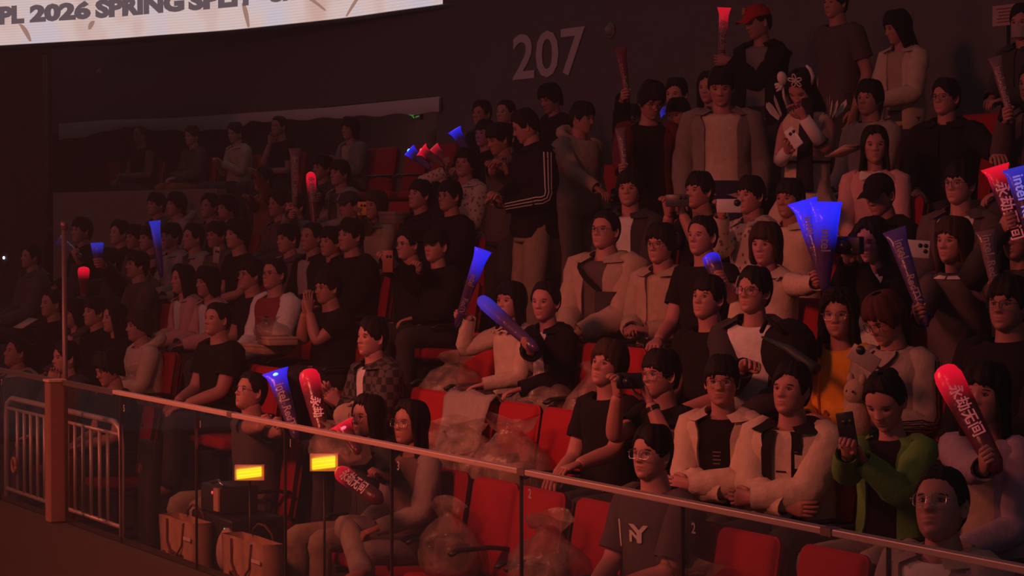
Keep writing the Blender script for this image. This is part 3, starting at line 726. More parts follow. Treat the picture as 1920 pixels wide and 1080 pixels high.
        gj = G(); P = torso_pts(B, SG, angs, .018, .03, wr=.028, seed=sd)
        inn = torso_pts(B, SG, angs, .006, .03, wr=.028, seed=sd)
        edge0 = np.stack([P[:, 0], inn[:, 0], inn[:, 2]], 1); edge1 = np.stack([inn[:, -3], inn[:, -1], P[:, -1]], 1)
        gj.grid(P, False, 0); gj.grid(edge0, False, 1, flip=True); gj.grid(edge1, False, 1, flip=True)
        hemi = torso_pts(B, [-.13], angs, .006)[0]; gj.grid(np.stack([hemi, P[0]]), False, 0)
        sleeves(gj, .013, 0, sleeve, .012 if top == 'open' else .008)
        if top in ('open', 'jacket'): collar(gj, .020, 1, open_=max(gp * 1.2, .25))
        tm = [cloth(tc), cloth(extra['trim'] if extra and 'trim' in extra else tc)]
        part('cardigan' if top == 'cardigan' else 'jacket', gj, tm)
    elif top == 'dress':
        pass
    # trousers
    gt = G()
    gt.grid(torso_pts(B, [-.20, -.16, -.10, -.02, .06, .12], full, .005), True, 0, True, False)
    for sd_ in sides:
        h_, k_, a_ = hip[sd_], kn[sd_], an[sd_]
        if stand:
            pts = resample([h_ + UPW * .03, h_ + (k_ - h_) * .4, k_, k_ + (a_ - k_) * .5, a_ - UPW * .02], 3); rd = [.098, .092, .076, .070, .072]
        else:
            pts = resample([h_ - Fw * .02, h_ + (k_ - h_) * .35, h_ + (k_ - h_) * .8, k_ + Fw * .015 - UPW * .012, k_ + (a_ - k_) * .2, k_ + (a_ - k_) * .6, a_ - UPW * .0], 3); rd = [.092, .090, .076, .070, .067, .066, .066]
        rd = np.interp(np.linspace(0, 1, len(pts)), np.linspace(0, 1, len(rd)), rd) * sw ** .7
        gt.grid(tube_pts(pts, rd, 12, wr=.02, seed=sd), True, 0, True, True)
    part('trousers', gt, cloth(pc))
    info = dict(j=j, org=org, parts=parts, tag=tag_, label=(tag_ + (', ' + det if det else '')).strip(), B=B, sh=sh, el=el, wr=wrst, an=an, kn=kn, Fw=Fw, L=L, U=U, D=D, Ph=Ph, R=R, hs=hs, row=row, stand=stand, byr=byr, Mh=Mh, Hc=Hc, px=px, s=s, sw=sw)
    PEOPLE.append(info)
    return info
def chest_patch(I, s0, s1, a0, a1, off=.0):
    """a strip of geometry lying on the front of the top, for prints and stripes"""
    S = np.linspace(s0, s1, 7); a = np.linspace(a0, a1, 5)
    return torso_pts(I['B'], S, a, off, .03)
def finish_people():
    dg = bpy.context.evaluated_depsgraph_get()
    for I in PEOPLE:
        to, gd, org, skm = SKINJOBS[I['j']]
        ev = to.evaluated_get(dg); me = ev.to_mesh()
        V = np.empty(len(me.vertices) * 3, np.float32); me.vertices.foreach_get('co', V); V = V.reshape(-1, 3) + org
        nl = len(me.loops); li = np.empty(nl, np.int32); me.loops.foreach_get('vertex_index', li)
        tot = np.empty(len(me.polygons), np.int32); me.polygons.foreach_get('loop_total', tot)
        body = G()
        if (tot == 4).all():
            body.v.append(V); body.n = len(V); body.q.append(li.reshape(-1, 4)); body.qm.append(np.zeros(len(tot), int))
        else: body.raw(V, [tuple(p.vertices) for p in me.polygons])
        ev.to_mesh_clear()
        body.merge(gd)
        o = body.build('person', [skm, LIP, EYEW, DARK], None, org)
        tag(o, I['label'], 'person')
        I['obj'] = o
        for name, g_, mats, smooth in I['parts']:
            g_.build(name, mats, o, org, smooth)
        if I['row'] == 0 or I['stand']:
            for sd_ in (1, -1):
                a = I['an'][sd_] - org; link('shoe', SHOE_ME, o, (a[0], a[1], a[2] - .075), (0, 0, I['byr']))
    for to, gd, org, skm in SKINJOBS:
        m_ = to.data; bpy.data.objects.remove(to); bpy.data.meshes.remove(m_)
# ------------------------------------------------------------------ the stand: steps, walls, fascia
CONC = mat('stand_concrete', (.060, .046, .045), .85, 0, .2, 6, .2, .2)
WALLM = mat('back_wall_paint', (.15, .14, .145), .9, 0, .05, 3, .2, .05)
PARA = mat('parapet_paint', (.23, .17, .155), .9, 0, .08, 3, .2, .06)
KERB = mat('kerb_concrete', (.045, .027, .023), .7, 0, .15, 8, .3, .15)
FLOORM = mat('arena_floor_vinyl', (.30, .19, .14), .35, 0, .05, 2, .5, .15)
DARKW = mat('dark_drape', (.075, .034, .036), .95, 0, .1, 5, .1, .15)
def structure(name, m, boxes):
    g = G()
    for (x0, x1, y0, y1, z0, z1) in boxes: g.box(((x0 + x1) / 2, (y0 + y1) / 2, (z0 + z1) / 2), (x1 - x0, y1 - y0, z1 - z0))
    o = g.build(name, m, None, (0, 0, 0), False); o['kind'] = 'structure'; return o
XR = -3.0; XL = -37.3; XO = -23.0
structure('floor_arena', FLOORM, [(XL, XR, -12, 4.66, -1.3, -1.2)])
structure('wall_front', KERB, [(XL, XR, 4.66, 4.84, -1.2, .37)])
for k in range(8):
    y0 = rowN(k - 1) + .27 if k else 4.84
    y1 = rowN(k) + .27 if k < 7 else 12.0
    x0 = XL if k < 5 else XO
    if k == 7: x0 = XL
    structure('floor_step', CONC, [(x0, XR, y0, y1, -1.2, rowZ(k))] if k < 7 else [(XO, XR, y0, y1, -1.2, rowZ(7)), (XL, XO, 9.16, 14.2, -1.2, rowZ(7))])
YP = 9.06
structure('wall_parapet', PARA, [(-28.4, XO - .03, YP, YP + .1, 1.0, 2.56)])
YW = 11.9
xo = -23.75
def fz(x): return CAM_Z + .0945 * YW / CZ
zf = fz(0)
structure('wall_back', WALLM, [(xo, XR, YW, YW + .25, 1.5, 7.5), (XL, xo, YW, YW + .25, zf, 7.5)])
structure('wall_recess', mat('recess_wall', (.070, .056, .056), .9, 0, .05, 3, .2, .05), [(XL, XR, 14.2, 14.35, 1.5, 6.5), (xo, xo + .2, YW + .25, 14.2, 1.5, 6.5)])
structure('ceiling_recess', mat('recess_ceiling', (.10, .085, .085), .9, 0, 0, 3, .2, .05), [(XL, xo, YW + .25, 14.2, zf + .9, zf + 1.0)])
g = G(); n = 300; xs = np.linspace(XL, -28.45, n); off = .05 * np.sin(np.arange(n) * .9)
g.grid(np.stack([np.stack([xs, 9.0 + off, np.full(n, z)], 1) for z in (rowZ(4), 4.22)]), False)
o = g.build('wall_left', DARKW, None, (0, 0, 0)); o['kind'] = 'structure'
structure('wall_left', DARKW, [(XL - .2, XL, 3, 14.4, -1.2, 7.5)])
# number painted on the wall
V, Fc = text_mesh('207', .60, .010, 'LEFT', .80)
V[:, 0] -= V[:, 0].min(); V[:, 1] -= V[:, 1].min()
p0 = at(963, 152, YW); p1 = at(1086, 140, YW); ht = at(963, 66, YW)[2] - p0[2]
V[:, 0] *= (p1[0] - p0[0] + .13) / V[:, 0].max(); V[:, 1] *= ht / V[:, 1].max()
g = G(); g.raw(np.stack([p0[0] + V[:, 0], np.full(len(V), YW - .012), p0[2] + V[:, 1]], 1), Fc)
o = g.build('section_number', mat('number_paint', (.72, .64, .66), .8, 0, 0, 20, .2, .05), None, p0, False)
tag(o, 'pale block number 207 painted high on the dark back wall', 'sign')
# small wall fittings
def fitting(px, py, r, label):
    p = at(px, py, YW); g = G(); ellip(g, (p[0], p[1] - .02, p[2]), (r, .05, r), 14, 8)
    ring = [(p[0] + math.cos(a) * r * 1.15, p[1] - .012, p[2] + math.sin(a) * r * 1.15) for a in np.linspace(0, 2 * np.pi, 15)]
    tube(g, ring, .012, 6)
    return tag(g.build('wall_speaker', mat('fitting_grey', (.30, .26, .26), .5), None, p), label, 'speaker')
fitting(1147, 57, .055, 'round pale wall speaker mounted right of the number 207')
fitting(188, 136, .045, 'small round wall speaker on the fascia below the screen')

# ------------------------------------------------------------------ curved screen
hb = 2.27
PX = [(-90, 90), (0, 85), (103, 79), (205, 73), (307, 65), (420, 57), (530, 46), (640, 34), (740, 20), (820, 9), (880, 0), (960, -12), (1060, -28)]
SC = np.array([atz(x, y, CAM_Z + hb) for x, y in PX])
SC = resample(SC, 4); SC[:, 2] = CAM_Z + hb
arc = np.concatenate([[0], np.cumsum(np.linalg.norm(np.diff(SC, axis=0), axis=1))])
m, nt, b = nodes('led_screen_face')
tc = nt.nodes.new('ShaderNodeTexCoord'); n1 = nt.nodes.new('ShaderNodeTexNoise'); n1.inputs['Scale'].default_value = .9; n1.inputs['Detail'].default_value = 2
nt.links.new(tc.outputs['UV'], n1.inputs['Vector'])
cr = nt.nodes.new('ShaderNodeValToRGB'); e = cr.color_ramp.elements
e[0].position = .34; e[0].color = (.62, .40, .36, 1); e[1].position = .62; e[1].color = (.62, .53, .60, 1)
k_ = e.new(.48); k_.color = (.70, .53, .50, 1)
nt.links.new(n1.outputs['Fac'], cr.inputs['Fac'])
wv = nt.nodes.new('ShaderNodeTexWave'); wv.wave_type = 'BANDS'; wv.bands_direction = 'Y'; wv.inputs['Scale'].default_value = 9; nt.links.new(tc.outputs['UV'], wv.inputs['Vector'])
mm = nt.nodes.new('ShaderNodeMapRange'); mm.inputs['To Min'].default_value = .92; mm.inputs['To Max'].default_value = 1.06; nt.links.new(wv.outputs['Fac'], mm.inputs['Value'])
nt.links.new(cr.outputs['Color'], b.inputs['Emission Color']); nt.links.new(mm.outputs[0], b.inputs['Emission Strength'])
b.inputs['Base Color'].default_value = (.02, .02, .02, 1)
LED = m
SCR = empty('led_screen', SC[20], 'long curved ribbon screen with pale banner graphics along the top', 'screen')
H = 1.15
def scr(u, v, out=0.0):
    """point at arc length u, height v, standing out towards the hall"""
    u = np.asarray(u, float); x = np.interp(u, arc, SC[:, 0]); y = np.interp(u, arc, SC[:, 1])
    dx = np.interp(u + .05, arc, SC[:, 0]) - np.interp(u - .05, arc, SC[:, 0]); dy = np.interp(u + .05, arc, SC[:, 1]) - np.interp(u - .05, arc, SC[:, 1])
    l = np.hypot(dx, dy) + 1e-9
    return np.stack([x + dy / l * out, y - dx / l * out, CAM_Z + hb + np.asarray(v, float) + 0 * x], -1)
us = np.linspace(0, arc[-1], 60)
g = G(); g.grid(np.stack([scr(us, 0), scr(us, H)]), False)
o = g.build('screen_face', LED, SCR, tuple(SC[20])); uv = o.data.uv_layers.new()
co = np.empty(len(o.data.vertices) * 3, np.float32); o.data.vertices.foreach_get('co', co)
li = np.empty(len(o.data.loops), np.int32); o.data.loops.foreach_get('vertex_index', li)
UV = np.stack([np.tile(us, 2), np.repeat([0, H], 60)], 1)[li]; uv.data.foreach_set('uv', UV.ravel().astype(np.float32))
g = G(); g.grid(np.stack([scr(us, -.05, .01), scr(us, -.012, .02), scr(us, -.004, .004)]), False); g.grid(np.stack([scr(us, -.05, -.35), scr(us, -.05, .01)]), False); g.grid(np.stack([scr(us, H, -.35), scr(us, -.05, -.35)]), False)
g.build('screen_housing', PLASTIC, SCR, tuple(SC[20]))
uu = lambda px: float(np.interp(px, [x for x, _ in PX], [arc[i * 4] for i in range(len(PX))]))
m, nt, b = nodes('screen_letters'); b.inputs['Base Color'].default_value = (.02, .02, .02, 1); b.inputs['Emission Color'].default_value = (.115, .085, .098, 1); b.inputs['Emission Strength'].default_value = 1
LETM = m
m, nt, b = nodes('screen_brush_line'); b.inputs['Base Color'].default_value = (.02, .02, .02, 1); b.inputs['Emission Color'].default_value = (.36, .20, .16, 1); b.inputs['Emission Strength'].default_value = 1
BRM = m
for word, xa, xb in (('NBPL', -60, 47), ('2026', 57, 171), ('SPRING', 179, 347), ('SPLIT', 354, 478), ('GRAND', 502, 640)):
    g = G(); V, Fc = text_mesh(word, .36, .024, 'LEFT', 1.2)
    V[:, 0] -= V[:, 0].min(); V[:, 1] -= V[:, 1].min(); V[:, 1] *= .245 / V[:, 1].max()
    ua, ub = uu(xa), uu(xb)
    g.raw(scr(ua + V[:, 0] / V[:, 0].max() * (ub - ua), .275 + V[:, 1], .008), Fc)
    g.build('banner_word', LETM, SCR, tuple(SC[20]), False)
for x0, y0, x1, y1 in ((38, .26, 58, .02), (455, .30, 466, .0), (175, .24, 168, .13), (560, .33, 610, .1), (690, .3, 650, .0)):
    g = G(); t = np.linspace(0, 1, 8); u_ = uu(x0) + (uu(x1) - uu(x0)) * t; v_ = y0 + (y1 - y0) * t ** 1.4 + .01
    wd = .05 * np.sin(np.pi * (.15 + .7 * t)) 
    g.grid(np.stack([scr(u_ - wd, v_, .005), scr(u_ + wd, v_, .005)]), False)
    g.build('brush_stroke', BRM, SCR, tuple(SC[20]), False)

# pale strip coloured to stand for the lit soffit under the fascia, exit sign, far-left devices
g = G(); xs = np.linspace(110, 823, 120)
top = np.interp(xs, [110, 200, 330, 620, 823], [238, 231, 227, 207, 187]); 
dep = np.interp(xs, [110, 200, 232, 240, 320, 345, 400, 455, 470, 560, 640, 700, 823], [26, 16, 7, 10, 17, 21, 22, 20, 11, 13, 15, 18, 24]) + 2 * np.sin(xs / 11)
P = np.stack([[at(x, t, 11.86) for x, t in zip(xs, top - 6)], [at(x, t + d * .5, 11.84) for x, t, d in zip(xs, top, dep)], [at(x, t + d, 11.86) for x, t, d in zip(xs, top, dep)]])
g.grid(P, False); g.grid(P[::-1] + np.array([0, .02, 0]), False)
o = g.build('lit_soffit_strip', mat('lit_soffit_pale', (.75, .68, .68), .9, 0, .2, 8, .2, .1), None, P[1, 60]); tag(o, 'pale strip standing in for the lit soffit edge of the upper seating bay', 'soffit')
e_ = at(780, 217, 13.9)
ES = empty('exit_sign', e_, 'small green lit sign on the back wall of the upper bay', 'sign')
m, nt, b = nodes('green_sign_light'); b.inputs['Base Color'].default_value = (.01, .02, .01, 1); b.inputs['Emission Color'].default_value = (.03, .30, .04, 1); b.inputs['Emission Strength'].default_value = .55
g = G(); g.box((0, 0, 0), (.34, .05, .11)); g.build('sign_box', PLASTIC, ES, smooth=False)
g = G()
for x_, z_, l_, a_ in ((-.10, .015, .12, .15), (.02, .02, .14, -.2), (.10, -.015, .10, -.1), (-.03, -.01, .08, .5)):
    R_ = ry(a_); g.box((x_, -.03, z_), (l_, .006, .016), 0, R_)
g.build('sign_glyph', m, ES, smooth=False)

# ------------------------------------------------------------------ glass balustrade, barrier, post
YR = 4.75; ZR = CAM_Z - .1955 * YR / CZ; ZG = .37
def xon(px, Y, z=None): return at(px, 600, Y)[0]
BAL = empty('glass_balustrade', (xon(900, YR), YR, ZG), 'frameless glass balustrade with a slim lit handrail along the front row', 'railing')
o0 = np.array(BAL.location)
m = bpy.data.materials.new('balustrade_glass'); m.use_nodes = True; nt = m.node_tree; nt.nodes.clear()
out = nt.nodes.new('ShaderNodeOutputMaterial'); mx = nt.nodes.new('ShaderNodeMixShader'); tr = nt.nodes.new('ShaderNodeBsdfTransparent'); gl = nt.nodes.new('ShaderNodeBsdfGlossy')
tr.inputs[0].default_value = (.93, .92, .90, 1); gl.inputs['Roughness'].default_value = .03
mx.inputs[0].default_value = .11
nt.links.new(tr.outputs[0], mx.inputs[1]); nt.links.new(gl.outputs[0], mx.inputs[2]); nt.links.new(mx.outputs[0], out.inputs[0])
GLASSM = m
px_lines = [1500 * 0 + (1 / (6.236e-4 - i * 4.4e-5) - 1500) for i in range(-2, 9)]
xs = [xon(p, YR) for p in px_lines] + [XR]
RAILM = mat('handrail_metal', (.62, .42, .34), .45, .2, .05, 12, .5, .1)
numt = {}
for i in range(len(xs) - 1):
    g = G(); g.box(((xs[i] + xs[i + 1]) / 2, YR, (ZG + ZR) / 2), (xs[i + 1] - xs[i] - .012, .015, ZR - ZG))
    pane = g.build('glass_pane', GLASSM, BAL, o0, False)
    g = G(); g.box((xs[i], YR, (ZG + ZR) / 2), (.010, .013, ZR - ZG)); g.build('joint', mat('joint_sealant', (.03, .02, .02), .6), BAL, o0, False)
    if 1 <= i <= 8:
        V, Fc = text_mesh(str((7, 7, 7, 5, 1, 1, 3, 2, 2)[i]), .055, .001)
        g = G(); g.raw(np.stack([xs[i] + .09 + V[:, 0], np.full(len(V), YR - .011), np.full(len(V), ZR - .085) + V[:, 1]], 1), Fc)
        g.build('pane_number', mat('etched_white', (.42, .38, .38), .7), pane, o0, False)
xr0 = xon(216, YR)
g = G(); 
def bar(g, x0, x1, y, z, w, h): g.box(((x0 + x1) / 2, y, z), (x1 - x0, w, h))
bar(g, xr0, XR, YR, ZR, .042, .024)
o = g.build('handrail', RAILM, BAL, o0, False)
bv = o.modifiers.new('b', 'BEVEL'); bv.width = .004; bv.segments = 2
g = G(); bar(g, XL + .3, xr0, YR, ZR - .004, .03, .03); g.build('handrail', mat('dull_rail', (.11, .075, .07), .5, .3), BAL, o0, False)
for p in (436, 985, 1560):
    g = G(); bar(g, xon(p, YR) - .03, xon(p, YR) + .03, YR - .001, ZR + .0, .046, .028); g.build('rail_joiner', mat('joiner', (.30, .17, .13), .4, .5), BAL, o0, False)
# steel post beside the barrier
YPO = 4.71
pa = at(103, 715, YPO); pb = at(103, 990, YPO)
PO = empty('steel_post', (pa[0], YPO, .37), 'orange lit square steel post standing between the barrier and the glass', 'post')
g = G(); g.box((0, 0, (pa[2] - .37) / 2), (.105, .105, pa[2] - .37)); o = g.build('shaft', mat('post_paint', (.22, .10, .065), .5, 0, .05, 9, .4, .1), PO, smooth=False)
bv = o.modifiers.new('b', 'BEVEL'); bv.width = .008
g = G(); g.box((0, 0, pa[2] - .37 + .006), (.118, .118, .014)); g.build('post_cap', mat('post_cap', (.55, .36, .28), .5), PO, smooth=False)
p1 = at(113, 430, 4.9); p2 = at(122, 705, 4.9)
g = G(); tube(g, [(p2[0], 4.9, .0), (p2[0], 4.9, p1[2])], .018, 8); tube(g, [(p2[0], 4.9, p1[2]), (p2[0], 4.9, p1[2] + .05)], [.024, .024], 8)
tag(g.build('thin_pole', mat('pole_grey', (.16, .11, .11), .4, .4), None, (p2[0], 4.9, 0)), 'thin dark upright pole rising behind the steel post', 'pole')
YB = 5.02
xa, xb = at(12, 760, YB)[0], at(228, 800, YB)[0]; zt = at(120, 769, YB)[2]; zb = at(120, 952, YB)[2]
GALV = mat('galvanised_tube', (.70, .56, .48), .42, .35, .05, 20, .5, .08)
BR = empty('crowd_barrier', ((xa + xb) / 2, YB, 0), 'galvanised steel crowd barrier with upright bars at the left end', 'barrier')
ob = np.array(BR.location)
g = G(); r = .14
fr_ = [(xa, YB, .02), (xa, YB, zt - r), (xa + .03, YB, zt - .04), (xa + r, YB, zt), ((xa + xb) / 2, YB, zt), (xb - r, YB, zt), (xb - .03, YB, zt - .04), (xb, YB, zt - r), (xb, YB, .02)]
tube(g, fr_, .019, 8, 0); g.build('frame', GALV, BR, ob)
g = G(); tube(g, [(xa, YB, zb), (xb, YB, zb)], .015, 8); g.build('lower_rail', GALV, BR, ob)
g = G(); tube(g, [(xa + .02, YB, zt - .075), (xb - .02, YB, zt - .075)], .012, 8); g.build('upper_rail', GALV, BR, ob)
gb = G(); tube(gb, [(0, 0, zb), (0, 0, zt - .075)], .0125, 8); bm_ = gb.mesh('bar', [GALV])
for p in (33, 46, 58, 71, 84, 98, 112, 127, 141, 156, 171, 187, 202):
    link('bar', bm_, BR, (at(p, 860, YB)[0] - ob[0], 0, 0))
for x_ in (xa, xb):
    g = G(); g.box((x_, YB, .02), (.05, .5, .035)); g.build('foot', GALV, BR, ob, False)
g = G(); tube(g, [(at(34, 870, YB)[0] + .045 * math.cos(a), YB - .03, at(34, 872, YB)[2] + .05 * math.sin(a)) for a in np.linspace(0, 2 * np.pi, 12)], .012, 6)
tag(g.build('cable_loop', mat('cable_orange', (.6, .25, .12), .5), None, tuple(at(34, 872, YB))), 'small loop of cable tied on the second bar of the barrier', 'cable')

# ------------------------------------------------------------------ seats
SEAT_BACK = rounded_box('backrest', (.46, .075, .50), .045, [SEATRED], 3)
SEAT_SHELL = rounded_box('back_shell', (.44, .02, .46), .012, [SEATSHELL], 1)
SEAT_PAN = rounded_box('seat_pan', (.45, .42, .085), .032, [SEATRED], 3)
g = G()
g.box((0, .02, .30), (.028, .30, .035)); g.box((0, .10, .15), (.028, .06, .30)); g.box((0, .08, .012), (.05, .22, .024))
SEAT_LEG = g.mesh('side_frame', [DMETAL], smooth=False)
g = G()
tube(g, [(0, .12, .60), (0, .02, .615), (0, -.17, .61), (0, -.21, .59)], np.array([[.012, .022]] * 4), 8)
SEAT_ARM = g.mesh('armrest', [PLASTIC])
SEATS = []
def seat(x, y, z, label, group='red folding seats of the stand', up=False, arms=True, cover=None):
    e = empty('stadium_seat', (x, y, z), label, 'seat', group)
    b = link('backrest', SEAT_BACK, e, (0, .155, .68), (-.16, 0, 0))
    link('back_shell', SEAT_SHELL, e, (0, .203, .66), (-.16, 0, 0))
    link('seat_pan', SEAT_PAN, e, (0, -.05, .395) if not up else (0, .06, .58), (-.07, 0, 0) if not up else (1.25, 0, 0))
    for s in (-.245, .245): link('side_frame', SEAT_LEG, e, (s, 0, 0))
    if arms:
        for s in (-.25, .25): link('armrest', SEAT_ARM, e, (s, 0, 0))
    SEATS.append((x, y)); return e
# ------------------------------------------------------------------ the thin stage haze that fills the hall
hm = bpy.data.materials.new('stage_haze'); hm.use_nodes = True; nt = hm.node_tree; nt.nodes.clear()
ho = nt.nodes.new('ShaderNodeOutputMaterial'); hv = nt.nodes.new('ShaderNodeVolumeScatter'); hv.inputs['Density'].default_value = .0042; hv.inputs['Color'].default_value = (.95, .95, .95, 1); hv.inputs['Anisotropy'].default_value = .1
nt.links.new(hv.outputs[0], ho.inputs['Volume'])
hm.cycles.homogeneous_volume = True if hasattr(hm.cycles, 'homogeneous_volume') else None
g = G(); g.box((-18.2, 0.9, 3.1), (42.5, 26, 9.0)); o = g.build('stage_haze', hm, None, (0, 0, 0), False); tag(o, 'thin even smoke haze hanging through the whole hall', 'haze', None, 'stuff')
# ------------------------------------------------------------------ the crowd, row by row (picture point of the face, row, head turn, nod)
P = person
A = dict
# front row, behind the glass
P(31, 662, 0, 10, 14, 'crop', 'jacket', 'dusk', 'man in a dark jacket with a striped collar', 'gazing up at the far left front', arms=('lap', 'lap'), extra=A(trim='beige'), g=1.05)
P(122, 672, 0, 15, 0, 'side', 'jacket', 'charcoal', 'person with a hand at the chin', 'half hidden behind the steel post', arms=('lap', 'chin'))
P(203, 692, 0, 14, -16, 'mop', 'tee', 'black', 'bushy haired person in glasses looking down', 'right of the steel post', gl=1, arms=('lap', 'lap'))
P(470, 735, 0, 14, 16, 'crop', 'tee', 'dusk', 'short haired man in a dark tee', 'looking up beside the blue front stick', pc='khaki', arms=('b11', 'r12'), gl=0, sk=1)
P(690, 783, 0, 16, 2, 'long', 'jacket', 'charcoal', 'long haired woman in glasses and dark jacket', 'holding red sticks behind the glass', fem=1, gl=1, arms=('r14', 'r13'), pc='khaki')
P(769, 795, 0, 22, 4, 'long', 'vest', 'brown', 'woman in a dark vest with pale puffed sleeves', 'legs crossed behind the glass', fem=1, gl=3, ic='stone', pc='stone', arms=('thigh', 'lap'), legs='crossed')
P(1222, 852, 0, 20, 2, 'side', 'tee', 'dusk', 'man in glasses and a dark baseball jersey', 'sitting right behind the handrail', gl=3, arms=('lap', 'lap'), pc='charcoal', g=1.08, sk=0, sleeve=.8)
P(1764, 950, 0, 28, 20, 'crop', 'open', 'stone', 'heavy man in glasses with a pale jacket', 'lowest right, seen large above the handrail', gl=3, ic='white', arms=('lap', 'lap'), hs=1.18, g=1.22, pc='stone', roll=-4)
# second row
P(97, 570, 1, 14, 2, 'crop', 'sweater', 'black', 'high foreheaded man in black', 'holding a paper near the far left', arms=('phone', 'lap'))
P(139, 589, 1, 14, 0, 'bob', 'open', 'dusk', 'pale faced woman with a short dark bob', 'beside a man in black, left rows', fem=1, ic='pink', arms=('r7', 'lap'), sk=0)
P(178, 586, 1, 14, 2, 'fringe', 'jacket', 'black', 'man in a black jacket with a fringe', 'between two women in the left rows', arms=('lap', 'lap'), sk=0)
P(214, 597, 1, 8, 0, 'long', 'sweater', 'black', 'smiling woman in black with a deep neckline', 'seen in profile in the left rows', fem=1, arms=('lap', 'lap'), sk=0)
P(260, 612, 1, 6, -2, 'mop', 'hoodie', 'cream', 'brown haired person in a cream hoodie', 'in profile at the left', hc='brown', arms=('lap', 'lap'), g=1.05, sk=1)
P(407, 600, 1, 20, 4, 'crop', 'tee', 'black', 'broad man in a black tee', 'left of the boxes on a lap', arms=('thigh', 'lap'), g=1.12, sk=1)
P(697, 634, 1, 16, 2, 'side', 'open', 'plaid', 'young man in a dark plaid shirt', 'clapping above the red front stick', ic='white', arms=('clap', 'clap'), gap=.22, sk=0)
P(1140, 686, 1, 22, 14, 'mop', 'tee', 'black', 'wavy haired young man in a black tee', 'leaning left with an arm stretched forward', arms=((1080, 872, -.38, 'relax'), 'lap'), hc='brown', sk=1, roll=6)
P(1238, 703, 1, 8, 0, 'fringe', 'tee', 'black', 'man in a black tee filming with a small camera', 'both hands raised, wearing a bracelet', gl=3, arms=((1218, 752, -.20, 'hold'), (1158, 738, -.26, 'hold')), sk=1)
P(1353, 716, 1, 50, -2, 'fringe', 'open', 'cream', 'man in glasses facing the camera in a cream denim jacket', 'over a black tee', ic='black', gl=0, arms=('cross', 'cross'), by=32, sk=1)
P(1483, 733, 1, 26, 6, 'side', 'open', 'cream', 'round faced young man in a cream jacket with black edges', 'arms folded, mouth open', ic='cream', arms=('cross', 'cross'), by=26, g=1.14, sk=1, extra=A(trim='black'), gap=.34)
P(1660, 752, 1, 30, -26, 'bun', 'cardigan', 'green', 'woman in a green cardigan reading her phone', 'hair tied up', fem=1, ic='black', arms=((1618, 862, -.26, 'hold'), (1588, 850, -.34, 'hold')), sk=0, by=22, hs=1.06, pc='stone')
P(1848, 742, 1, 26, 2, 'curtain', 'cardigan', 'lilac', 'dark haired woman in a grey lilac cardigan', 'holding up the thick red stick', fem=1, ic='beige', arms=('lap', 'r21'), by=20, hs=1.06, sk=0, pc='charcoal')
# third row
P(58, 482, 2, 10, 2, 'side', 'jacket', 'dusk', 'man in a dark jacket beside the camera flash', 'far left', arms=('lap', 'lap'))
P(206, 492, 2, 12, 2, 'fringe', 'jacket', 'charcoal', 'young man in a grey jacket beside a pale profile', 'left rows, third from the edge', arms=('b6', 'b5'))
P(257, 498, 2, 4, 4, 'fringe', 'sweater', 'dusk', 'young man with raised chin and clasped hands', 'pale profile at the left', arms=('clap', 'clap'), sk=0)
P(342, 524, 2, 10, 0, 'long', 'open', 'pink', 'long haired woman in a pale pink jacket', 'holding an upright dark stick at the left', fem=1, ic='white', arms=('lap', 'read'), sk=0)
P(389, 530, 2, 14, -2, 'bob', 'open', 'pink', 'bob haired woman in a pale jacket', 'next to the woman in pink', fem=1, ic='white', arms=('lap', 'lap'), sk=1)
P(469, 516, 2, 12, 0, 'fringe', 'tee', 'black', 'man in black whose glasses catch the light', 'left of the maroon shirt', gl=1, arms=('lap', 'lap'), sk=1)
P(514, 515, 2, 24, 4, 'crop', 'vest', 'maroon', 'plump man in glasses and a maroon tee over white sleeves', 'necklace at the collar', gl=0, ic='white', arms=('lap', 'lap'), g=1.16, sk=1, pc='black')
P(614, 540, 2, 14, -4, 'fringe', 'tee', 'black', 'man in glasses pressing his palms to his mouth', 'elbows raised, black tee', gl=0, arms=('pray', 'pray'), g=1.08, sk=1)
P(957, 567, 2, 26, 4, 'curtain', 'shirt', 'cream', 'smiling woman with long hair in a cream blouse', 'waving a blue stick', fem=1, arms=('lap', 'b9'), sk=0, pc='charcoal', by=8)
P(1023, 567, 2, 30, -2, 'bun', 'open', 'black', 'woman in a black jacket over a white tee', 'gripping the blue stick across her neighbour', fem=1, ic='white', arms=('lap', 'b10'), sk=1, pc='grey', by=12, gap=.30)
P(1328, 561, 2, 20, 8, 'fringe', 'tee', 'black', 'young man in a black tee gazing up left', 'before the short blue stick', arms=('lap', 'lap'), sk=1, by=14)
P(1414, 548, 2, 22, 4, 'side', 'open', 'charcoal', 'slim man in round glasses and a white tee', 'dark jacket hanging open', ic='white', gl=1, arms=('lap', (1395, 690, -.25)), sk=1, gap=.7, by=34)
P(1573, 590, 2, 40, -4, 'wavy', 'cardigan', 'yellow', 'woman with long wavy hair in a yellow cardigan', 'looking down through glasses', fem=1, gl=3, ic='yellow', arms=('read', 'read'), sk=1, by=24, hc='black')
P(1660, 600, 2, 2, -24, 'mop', 'sweater', 'stone', 'reddish haired person in a pale striped V neck jersey', 'head bowed to the left', gl=1, hc='reddish', arms=('read', 'read'), sk=1, by=18)
P(1890, 573, 2, 24, 2, 'fringe', 'sweater', 'black', 'large man in black with glasses', 'right edge, middle height', gl=0, g=1.2, arms=('lap', 'lap'), sk=2, hs=1.05)
